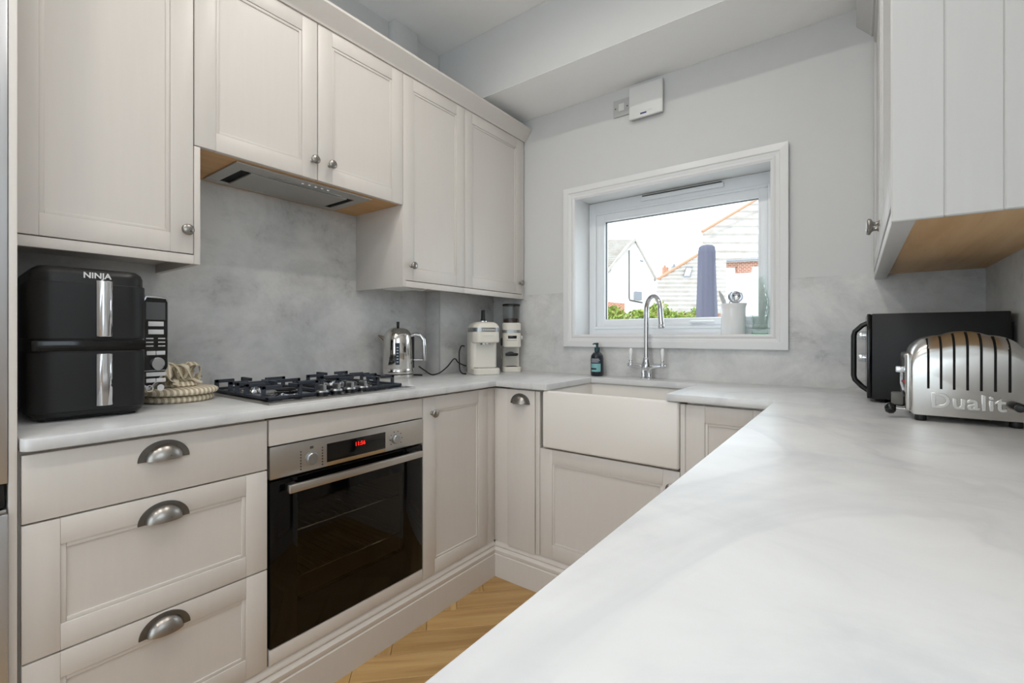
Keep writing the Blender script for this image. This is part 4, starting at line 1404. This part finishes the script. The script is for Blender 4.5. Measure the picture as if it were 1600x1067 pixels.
# ------------------------------------------------------------------ window sill : pot, utensils, bottle
ZS = OZ0 + 0.001
PX2, PY2 = 0.915, 1.692
up = thing('utensil_pot', 'white fluted ceramic utensil pot on the window sill', 'pot', (PX2, PY2, ZS))
q = MB().lathe([(0, 0), (0.050, 0), (0.0525, 0.003), (0.0525, 0.120), (0.0535, 0.132), (0.0590, 0.146), (0.0590, 0.149), (0.0560, 0.149), (0.0500, 0.132), (0.0490, 0.006), (0, 0.006)], (PX2, PY2, ZS), n=44)
for v in q.bm.verts:
    a = math.atan2(v.co.y - PY2, v.co.x - PX2)
    zz = v.co.z - ZS
    if 0.1 < zz < 0.135:
        k = 1 + 0.012 * math.cos(a * 22)
        v.co.x = PX2 + (v.co.x - PX2) * k
        v.co.y = PY2 + (v.co.y - PY2) * k
q.build('pot_body', 'porcelain', up, smooth=50)
t = thing('spatula', 'pale slim spatula handle leaning in the white utensil pot', 'utensil', (PX2 - 0.02, PY2, ZS + 0.01))
q = MB().tube([(PX2 - 0.012, PY2 + 0.005, ZS + 0.012), (PX2 - 0.036, PY2 + 0.008, ZS + 0.140), (PX2 - 0.052, PY2 + 0.010, ZS + 0.185), (PX2 - 0.064, PY2 + 0.011, ZS + 0.212)], [0.006, 0.009, 0.010, 0.003], 10)
q.build('handle', 'greyplast', t, smooth=50)
t = thing('ladle', 'steel ladle with round bowl resting upside in the utensil pot', 'utensil', (PX2 + 0.01, PY2, ZS + 0.01))
MB().tube([(PX2 + 0.020, PY2 + 0.01, ZS + 0.012), (PX2 - 0.018, PY2 - 0.004, ZS + 0.146), (PX2 - 0.012, PY2 - 0.006, ZS + 0.160)], 0.004, 8).build('handle', 'chrome', t)
q = MB().lathe([(0, -0.026), (0.014, -0.0235), (0.025, -0.015), (0.031, -0.004), (0.0325, 0.004), (0.0305, 0.004), (0.029, -0.003), (0.023, -0.013), (0.012, -0.021), (0, -0.0235)], (PX2 + 0.010, PY2 - 0.004, ZS + 0.178), (0.25, -0.72, 0.45), 32)
q.build('bowl', 'chrome', t, smooth=60)
BX, BY = 1.0240, 1.700
t = thing('glass_bottle', 'green-tinted patterned glass bottle on the sill beside the pot', 'bottle', (BX, BY, ZS))
q = MB().lathe([(0, 0.010), (0.034, 0.010), (0.036, 0.016), (0.033, 0.040), (0.034, 0.062), (0.041, 0.100), (0.0425, 0.125), (0.040, 0.155), (0.033, 0.190), (0.026, 0.215), (0.0235, 0.235), (0.0235, 0.255), (0.0255, 0.262), (0.0255, 0.268),
                (0.0225, 0.268), (0.0205, 0.25), (0.0215, 0.225), (0.030, 0.188), (0.037, 0.155), (0.0390, 0.125), (0.037, 0.100), (0.030, 0.062), (0.030, 0.03), (0, 0.022)], (BX, BY, ZS), n=40)
q.build('bottle_body', 'bottle', t, smooth=60)
MB().lathe([(0, 0), (0.034, 0), (0.0365, 0.004), (0.0355, 0.0098), (0, 0.0098)], (BX, BY, ZS), n=40).build('bottle_base', 'greenbase', t, smooth=60)

# ------------------------------------------------------------------ microwave
mw = thing('microwave', 'black microwave oven with looped side handle behind the toaster', 'microwave', (1.57, 1.40, WT))
MX0, MX1, MY0, MY1, MZ0, MZ1 = 1.404, 1.722, 1.200, 1.585, WT + 0.012, 1.2130
MB().box(MX0 + 0.012, MY0, MZ0, MX1, MY1, MZ1, 0.003).build('casing', 'blackmatt', mw)
fd = MB().box(MX0, MY0 + 0.001, MZ0, MX0 + 0.011, MY1 - 0.001, MZ1, 0.003).build('front_door', 'blackgloss', mw)
q = MB()
pts = [(MX0 + 0.004, MY0 + 0.035, MZ1 - 0.028), (MX0 - 0.012, MY0 + 0.035, MZ1 - 0.036), (MX0 - 0.031, MY0 + 0.035, MZ1 - 0.056), (MX0 - 0.034, MY0 + 0.035, MZ1 - 0.070), (MX0 - 0.034, MY0 + 0.035, MZ0 + 0.070), (MX0 - 0.031, MY0 + 0.035, MZ0 + 0.056), (MX0 - 0.012, MY0 + 0.035, MZ0 + 0.034), (MX0 + 0.004, MY0 + 0.035, MZ0 + 0.022)]
q.tube(pts, 0.0078, 12)
q.build('door_handle', 'black', fd, smooth=60)
for zz in (1.145, 1.062):
    MB().lathe([(0, 0), (0.017, 0), (0.017, 0.009), (0.0155, 0.010), (0.0155, 0.020), (0.014, 0.022), (0, 0.022)], (MX0, MY1 - 0.07, zz), (-1, 0, 0), 28).build('control_knob', 'chrome', mw, smooth=40)
for fx in (MX0 + 0.04, MX1 - 0.04):
    for fy in (MY0 + 0.04, MY1 - 0.04):
        MB().cyl((fx, fy, WT + 0.0003), (fx, fy, MZ0 + 0.001), 0.012, 0.014, 14).build('foot', 'black', mw)
MB().box(MX1 - 0.001, MY0 + 0.03, MZ0 + 0.03, MX1 + 0.011, MY1 - 0.03, MZ1 - 0.030, 0.003).build('rear_vent', 'black', mw)

# ------------------------------------------------------------------ toaster (long side faces the room)
TXc, TYc = 1.5895, 0.958
to = thing('toaster', 'polished steel toaster with seven slots and embossed lettering', 'toaster', (TXc, TYc, WT), 0.0, local=True)
hw, dp = 0.1030, 0.088


def arch(w_, z0, z1, r, n=10):
    """side outline of the hood in (x,z): straight sides, rounded shoulders, slightly domed top"""
    o = [(-w_, z0 + 0.004), (-w_ + 0.004, z0), (w_ - 0.004, z0), (w_, z0 + 0.004)]
    for k in range(n + 1):
        a = PI / 2 * k / n
        o.append((w_ - r + r * math.cos(a), z1 - 0.010 - r * 0.80 + r * 0.80 * math.sin(a)))
    for k in range(1, 6):
        u = k / 6
        x = (w_ - r) * (1 - 2 * u)
        o.append((x, z1 - 0.010 * (x / (w_ - r)) ** 2))
    for k in range(n + 1):
        a = PI / 2 + PI / 2 * k / n
        o.append((-w_ + r + r * math.cos(a), z1 - 0.010 - r * 0.80 + r * 0.80 * math.sin(a)))
    return o


RS = 0.052                                        # shoulder radius front and back
prof_t = []                                       # (y, inset, drop) stations across the depth
for k in range(9):
    a = PI / 2 * k / 8
    prof_t.append((-dp + RS * (1 - math.cos(a)), RS * 0.9 * (1 - math.sin(a))))
prof_t += [(-y_, d_) for y_, d_ in prof_t[::-1]]
vs, fs = [], []
for i, (y_, dr_) in enumerate(prof_t):
    e_ = min(1.0, dr_ / (RS * 0.9))
    sec = arch(hw - 0.004 * e_ ** 3, 0.016, 0.224 - dr_, 0.062 - 0.012 * e_)
    nn = len(sec)
    vs += [(x, y_, z) for x, z in sec]
for i in range(len(prof_t) - 1):
    for k in range(nn):
        a, b_ = i * nn + k, i * nn + (k + 1) % nn
        fs.append((a, b_, b_ + nn, a + nn))
fs.append(tuple(range(nn)))
fs.append(tuple(range(len(vs) - 1, len(vs) - nn - 1, -1)))
q = MB().raw(vs, fs)
bmesh.ops.recalc_face_normals(q.bm, faces=q.bm.faces)
hood = q.build('hood', 'pol', to, smooth=50)
for k in range(7):
    xs = -0.0700 + k * 0.0232
    q = MB()
    # slot: dark groove down the face and over the shoulder
    xn = abs(xs) / (hw - 0.062)
    dome = 0.010 * min(xn, 1) ** 2 + (0.05 * (1 - math.sqrt(max(0.0, 1 - ((abs(xs) - (hw - 0.062)) / 0.062) ** 2))) if abs(xs) > hw - 0.062 else 0)
    line = [(-dp, 0.082), (-dp, 0.12)] + [(y_, 0.224 - dr_ - dome) for y_, dr_ in prof_t[:7]]
    vs, fs = [], []
    for y_, z_ in line:
        vs += [(xs - 0.0023, y_ - 0.0007, z_ + 0.0007), (xs + 0.0023, y_ - 0.0007, z_ + 0.0007), (xs - 0.0023, y_ + 0.003, z_ - 0.003), (xs + 0.0023, y_ + 0.003, z_ - 0.003)]
    for k2 in range(len(line) - 1):
        a = 4 * k2
        fs += [(a, a + 1, a + 5, a + 4), (a + 2, a + 6, a + 7, a + 3), (a, a + 4, a + 6, a + 2), (a + 1, a + 3, a + 7, a + 5)]
    n4 = 4 * (len(line) - 1)
    fs += [(0, 2, 3, 1), (n4, n4 + 1, n4 + 3, n4 + 2)]
    q.raw(vs, fs)
    q.build('vent_slot', 'dark', hood)
ltx = Matrix(((1, 0, 0, -0.0020), (0, 0, -1, -dp - 0.0004), (0, 1, 0, 0.052), (0, 0, 0, 1)))
text('embossed_name', 'Dualit', 0.0500, 0.0006, 'pol', hood, ltx, bold=0.0006, spacing=1.06, bevel=0.0012)
q = MB().box(-hw - 0.010, -dp + 0.012, 0.022, -hw + 0.004, dp - 0.012, 0.168, 0.006, 3)
ep = q.build('end_plate', 'pol', to, smooth=40)
MB().box(-hw - 0.0115, -dp + 0.035, 0.060, -hw - 0.0095, dp - 0.030, 0.155, 0.001).build('end_label', 'black', ep)
MB().lathe([(0, 0), (0.012, 0), (0.013, 0.004), (0.011, 0.020), (0, 0.021)], (-hw - 0.010, -dp + 0.040, 0.042), (-1, 0, 0), 24).build('timer_collar', 'blackmatt', ep)
MB().box(-hw - 0.036, -dp + 0.022, 0.034, -hw - 0.012, -dp + 0.050, 0.066, 0.004).build('timer_knob', 'grey', ep)
MB().box(-hw - 0.028, -dp + 0.020, 0.118, -hw - 0.008, -dp + 0.040, 0.134, 0.003).build('lift_lever', 'chrome', ep)
q = MB().tube([(-hw - 0.016, -dp + 0.030, 0.118), (-hw - 0.016, -dp + 0.032, 0.090), (-hw - 0.011, -dp + 0.034, 0.072)], 0.003, 8)
q.build('lever_rod', 'chrome', ep)
MB().lathe([(0, 0), (0.008, 0.001), (0.014, 0.006), (0.015, 0.014), (0.011, 0.022), (0, 0.025)], (-hw - 0.026, -dp + 0.03, 0.024), (-1, 0, 0), 24).build('lever_ball', 'blackgloss', ep, smooth=60)
MB().tube([(-hw - 0.008, -dp + 0.03, 0.024), (-hw - 0.030, -dp + 0.03, 0.024)], 0.004, 8).build('ball_stem', 'chrome', ep)
MB().box(-hw - 0.0125, -dp + 0.022, 0.092, -hw - 0.010, -dp + 0.028, 0.097).build('red_switch', 'red', ep)
for sx_ in (-1, 1):
    for sy_ in (-1, 1):
        MB().lathe([(0, 0), (0.011, 0), (0.012, 0.004), (0.011, 0.017), (0, 0.017)], (sx_ * (hw - 0.020), sy_ * (dp - 0.020), 0.0003), n=18).build('foot', 'black', to)
MB().lathe([(0, 0), (0.008, 0.0), (0.0095, 0.004), (0.0095, 0.018), (0.007, 0.022), (0, 0.023)], (hw - 0.016, -dp + 0.002, 0.049), (-0.3, -1, 0), 20).build('side_button', 'black', to, smooth=50)

# ------------------------------------------------------------------ unseen ceiling downlights, assumed and added for warm light from above
DG = 'assumed ceiling downlights out of view'
for i, (x, y) in enumerate(((0.35, 0.36), (0.95, 0.36), (0.35, -0.75), (0.95, -0.75), (0.35, -1.75), (0.95, -1.75))):
    t = thing('downlight', 'round white recessed ceiling downlight, assumed and added out of view', 'downlight', (x, y, ZC - 0.012), group=DG)
    MB().lathe([(0.036, 0.0), (0.048, 0.0), (0.050, 0.004), (0.050, 0.0115), (0.036, 0.0115)], (x, y, ZC - 0.012), n=28).build('trim_ring', 'white', t)
    ld_ = bpy.data.lights.new('lamp', 'AREA')
    ld_.shape = 'DISK'
    ld_.size = 0.07
    ld_.energy = LAMP_W
    ld_.color = LAMP_C
    lo = bpy.data.objects.new('lamp', ld_)
    COL.objects.link(lo)
    lo.parent = t
    lo.location = (0, 0, 0.004)

# ------------------------------------------------------------------ outside
RV = Vector((math.cos(YAW), -math.sin(YAW), 0))
FV = Vector((math.sin(YAW), math.cos(YAW), 0))


def px(u, v, t):
    return CAM + FV * t + RV * ((u - 800) / F_PX * t) + Vector((0, 0, -(v - CY) / F_PX * t))


struct(MB().box(-60, YO, -0.30, 40, 70, -0.20).build('ground', 'ground'), 'pale paved ground outside the window')
# parasol in its cover
b0 = px(1104, 523, 7.0)
bx, by = b0.x, b0.y
t = thing('folded_parasol', 'folded garden parasol in grey-violet cover outside the window', 'parasol', (bx, by, -0.20))
q = MB().lathe([(0, 0.55), (0.10, 0.55), (0.150, 0.70), (0.152, 1.2), (0.142, 1.75), (0.128, 2.20), (0.120, 2.60), (0.108, 2.675), (0.075, 2.705), (0, 2.71)], (bx, by, -0.20), n=56)
for v in q.bm.verts:
    a = math.atan2(v.co.y - by, v.co.x - bx)
    zz = v.co.z
    k = 1 + 0.075 * math.sin(a * 5 + zz * 0.6) + 0.045 * math.sin(a * 11 - zz * 1.3)
    v.co.x = bx + (v.co.x - bx) * k
    v.co.y = by + (v.co.y - by) * k
q.build('cover', 'parasol', t, smooth=60)
MB().cyl((bx, by, -0.12), (bx, by, 0.40), 0.025, None, 16).build('pole', 'lead', t)
MB().cyl((bx, by, -0.20), (bx, by, -0.12), 0.30, 0.28, 28, 0.01).build('base', 'lead', t)
# hedge
a0, a1 = px(915, 523, 9.0), px(1100, 523, 9.6)
t = thing('garden_hedge', 'bright green leafy garden hedge outside the window', 'hedge', ((a0.x + a1.x) / 2, (a0.y + a1.y) / 2, -0.20))
random.seed(11)
hdv = (a1 - a0)
hdv.z = 0
hl = hdv.length
hn = hdv.normalized()
hp = Vector((-hn.y, hn.x, 0))
q = MB()
vs, fs = [], []
for k in range(5200):
    s_ = random.random() * hl
    dd = random.uniform(-0.28, 0.28)
    top = 1.66 + 0.09 * math.sin(s_ * 5.1) + 0.06 * math.sin(s_ * 13.0) - 0.5 * dd * dd
    z = top - abs(random.gauss(0, 0.20)) if random.random() < 0.6 else random.uniform(-0.05, top)
    if abs(dd) < 0.18 and z < top - 0.2:
        dd = 0.28 * (1 if dd > 0 else -1) + random.uniform(-0.04, 0.04)
    c_ = a0 + hn * s_ + hp * dd
    c_.z = z
    d1 = Vector((random.gauss(0, 1), random.gauss(0, 1), random.gauss(0, 1))).normalized()
    d2 = d1.cross(Vector((random.gauss(0, 1), random.gauss(0, 1), random.gauss(0, 1)))).normalized()
    L_ = random.uniform(0.035, 0.06)
    i = len(vs)
    vs += [tuple(c_ - d1 * L_), tuple(c_ + d2 * L_ * 0.45), tuple(c_ + d1 * L_), tuple(c_ - d2 * L_ * 0.45)]
    fs.append((i, i + 1, i + 2, i + 3))
q.raw(vs, fs)
o = q.build('foliage', 'leaf', t, smooth=0)
o['kind'] = 'stuff'
q = MB()
for k in range(9):
    s_ = hl * (k + 0.5) / 9
    p_ = a0 + hn * s_
    q.tube([(p_.x, p_.y, -0.20), (p_.x + 0.03, p_.y, 0.5), (p_.x - 0.02, p_.y + 0.02, 1.35)], [0.03, 0.022, 0.01], 8)
q.build('stems', 'twig', t)


def roof_courses(name, poly_px, t_e, v_e, slope, parent, n, thick=0.25, m='tile'):
    """tiled slope: pixels set the outline, the pitch sets the depth; stepped courses are real geometry"""
    ze = CAM.z - (v_e - CY) / F_PX * t_e

    def hit(u, v):
        k = -(v - CY) / F_PX
        # CAM.z + k*t = ze + (t - t_e)*slope
        tt = (ze - t_e * slope - CAM.z) / (k - slope)
        return (u - 800) / F_PX * tt, tt, CAM.z + k * tt
    P = [hit(u, v) for u, v in poly_px]
    # work in (r, t) plane ; clip to courses along t
    t0, t1 = min(p[1] for p in P), max(p[1] for p in P)

    def clip(poly, tv, keep_above):
        out = []
        for i in range(len(poly)):
            a, b_ = poly[i], poly[(i + 1) % len(poly)]
            ia, ib = (a[1] >= tv) == keep_above, (b_[1] >= tv) == keep_above
            if ia:
                out.append(a)
            if ia != ib:
                f_ = (tv - a[1]) / (b_[1] - a[1])
                out.append(tuple(a[j] + (b_[j] - a[j]) * f_ for j in range(3)))
        return out
    q = MB()
    for c in range(n):
        ta, tb_ = t0 + (t1 - t0) * c / n, t0 + (t1 - t0) * (c + 1) / n
        pl_ = clip(clip(P, ta, True), tb_, False)
        if len(pl_) < 3:
            continue
        vs = []
        for r_, tt, z in pl_:
            f_ = (tt - ta) / (tb_ - ta)
            lift = 0.13 * (1 - f_)
            w_ = CAM + FV * tt + RV * r_
            vs.append((w_.x, w_.y, z + lift))
        nn = len(vs)
        lo_ = [(x, y, z - thick) for x, y, z in vs]
        fs = [tuple(range(nn)), tuple(range(2 * nn - 1, nn - 1, -1))]
        for i in range(nn):
            fs.append((i, nn + i, nn + (i + 1) % nn, (i + 1) % nn))
        q.raw(vs + lo_, fs)
    bmesh.ops.recalc_face_normals(q.bm, faces=q.bm.faces)
    return q.build(name, m, parent, smooth=0), hit


def wall_px(name, poly_px, t, depth, m, parent):
    """upright wall facing the room at distance t, outline from pixels, real thickness"""
    P = [px(u, v, t) for u, v in poly_px]
    for p_ in P:
        if p_.z < 0.8:
            p_.z = -0.20                         # walls stand on the ground
    vs = [tuple(p) for p in P] + [tuple(p + FV * depth) for p in P]
    n = len(P)
    fs = [tuple(range(n)), tuple(range(2 * n - 1, n - 1, -1))]
    for i in range(n):
        fs.append((i, n + i, n + (i + 1) % n, (i + 1) % n))
    q = MB().raw(vs, fs)
    bmesh.ops.recalc_face_normals(q.bm, faces=q.bm.faces)
    return q.build(name, m, parent, smooth=0)


def rod_px(name, pts, r, m, parent):
    return MB().tube([px(u, v, t) for u, v, t in pts], r, 8).build(name, m, parent)


# white gabled house
g_ = px(985, 545, 40)
t = thing('gabled_house', 'white rendered gabled house far left beyond the garden hedge', 'house', (g_.x, g_.y, -0.20))
wall_px('gable_wall', [(955, 546), (955, 418), (993, 375), (1022, 432), (1022, 546)], 40, 7.0, 'render', t)
wall_px('side_wall', [(880, 546), (880, 418), (956, 417), (956, 546)], 41.5, 6.0, 'render', t)
roof_courses('main_roof', [(880, 418), (960, 416), (992, 376), (985, 374), (880, 379)], 40.8, 417, 0.9, t, 16)
q = MB()
for (u0, v0), (u1, v1) in (((952, 421), (993, 374)), ((993, 374), (1026, 436))):
    A, B = px(u0, v0, 39.7), px(u1, v1, 39.7)
    up_ = Vector((0, 0, 0.13))
    vs = [A - up_, A + up_, B + up_, B - up_]
    vs = [tuple(v) for v in vs] + [tuple(v + FV * 7.5) for v in vs]
    q.raw(vs, [(0, 1, 2, 3), (7, 6, 5, 4), (0, 4, 5, 1), (1, 5, 6, 2), (2, 6, 7, 3), (3, 7, 4, 0)])
bmesh.ops.recalc_face_normals(q.bm, faces=q.bm.faces)
q.build('verge', 'tile', t, smooth=0)
rod_px('drainpipe', [(983, 391, 39.8), (983, 465, 39.8), (984, 469, 39.8), (1004, 473, 39.8)], 0.07, 'grey', t)
wall_px('wall_unit', [(993, 455), (1003, 456), (1003, 469), (993, 468)], 39.0, 0.6, 'lead', t)
wall_px('brick_base', [(930, 546), (930, 470), (976, 474), (976, 546)], 39.4, 0.5, 'brick', t)
wall_px('window_sill', [(1000, 406), (1005, 407), (1005, 409), (1000, 408)], 39.9, 0.3, 'lead', t)
# tiled houses on the right
g_ = px(1170, 545, 30)
t = thing('tiled_house', 'house with broad pale tiled roof and brick eaves behind parasol', 'house', (g_.x, g_.y, -0.20))
_, hit = roof_courses('main_roof', [(1096, 409), (1098, 363), (1187, 309), (1290, 247), (1290, 398)], 30, 408, 1.0, t, 15)
wall_px('upper_wall', [(1096, 560), (1096, 411), (1290, 401), (1290, 560)], 30.6, 5.0, 'render', t)
wall_px('brick_eaves', [(1097, 419), (1097, 410), (1290, 402), (1290, 411)], 30.4, 0.4, 'brick', t)
wall_px('brick_pier', [(1152, 426), (1152, 413), (1175, 412), (1175, 425)], 30.35, 0.4, 'brick', t)
A_, B_ = px(1097, 362, 31.55), px(1187, 308.5, 34.6)
MB().tube([A_, (A_ + B_) / 2, B_], 0.10, 8).build('ridge_tiles', 'terracotta', t)
rod_px('gutter', [(1096, 409.5, 29.9), (1290, 399.5, 29.9)], 0.06, 'lead', t)
wall_px('window_lintel', [(1152, 457), (1160, 457), (1160, 459), (1152, 459)], 30.5, 0.2, 'lead', t)
g_ = px(1060, 545, 24)
t = thing('low_tiled_outbuilding', 'low building with pale tiled roof and skylight behind the hedge', 'house', (g_.x, g_.y, -0.20))
_, hit = roof_courses('roof', [(1020, 484), (1028, 439), (1090, 401), (1135, 401), (1135, 486)], 24, 485, 1.0, t, 13)
wall_px('front_wall', [(1022, 545), (1022, 486), (1134, 487), (1134, 545)], 24.4, 0.4, 'brick', t)


def roofpt(u, v, lift):
    r_, tt, z = hit(u, v)
    p_ = CAM + FV * tt + RV * r_
    return Vector((p_.x, p_.y, z + lift))


q = MB()
c4 = [(1068, 437), (1078, 437), (1082, 423), (1072, 423)]
vs = [tuple(roofpt(u, v, 0.05)) for u, v in c4] + [tuple(roofpt(u, v, 0.24)) for u, v in c4]
q.raw(vs, [(0, 1, 5, 4), (1, 2, 6, 5), (2, 3, 7, 6), (3, 0, 4, 7), (3, 2, 1, 0)])
sk = q.build('skylight', 'lead', t, smooth=0)
c5 = [(1069, 436), (1077.4, 436), (1081, 424.5), (1072.6, 424.5)]
MB().raw([tuple(roofpt(u, v, 0.2)) for u, v in c5], [(0, 1, 2, 3)]).build('pane', 'render', sk, smooth=0)
MB().tube([roofpt(1028, 438.5, 0.1), roofpt(1090, 400.5, 0.1)], 0.09, 8).build('ridge_tiles', 'terracotta', t)
for i, (u0, u1, v0, v1, tt) in enumerate(((1037, 1045, 414, 450, 50), (1051.5, 1056, 412, 450, 52))):
    g_ = px((u0 + u1) / 2, 545, tt)
    t = thing('chimney_stack', ['broad brick chimney stack between the far roofs', 'slim chimney stack with pot between the far roofs'][i], 'chimney', (g_.x, g_.y, -0.20))
    base = px(u0, v0 + 2, tt)
    vb = CY + (CAM.z + 0.20) * F_PX / tt
    wall_px('stack', [(u0, vb), (u0, v0 + 3), (u1, v0 + 3), (u1, vb)], tt, 0.6, 'brick' if i == 0 else 'lead', t)
    wall_px('pot', [(u0 + 1, v0 + 3), (u0 + 1, v0), (u0 + 3.5, v0), (u0 + 3.5, v0 + 3)], tt + 0.1, 0.25, 'terracotta' if i == 0 else 'lead', t)
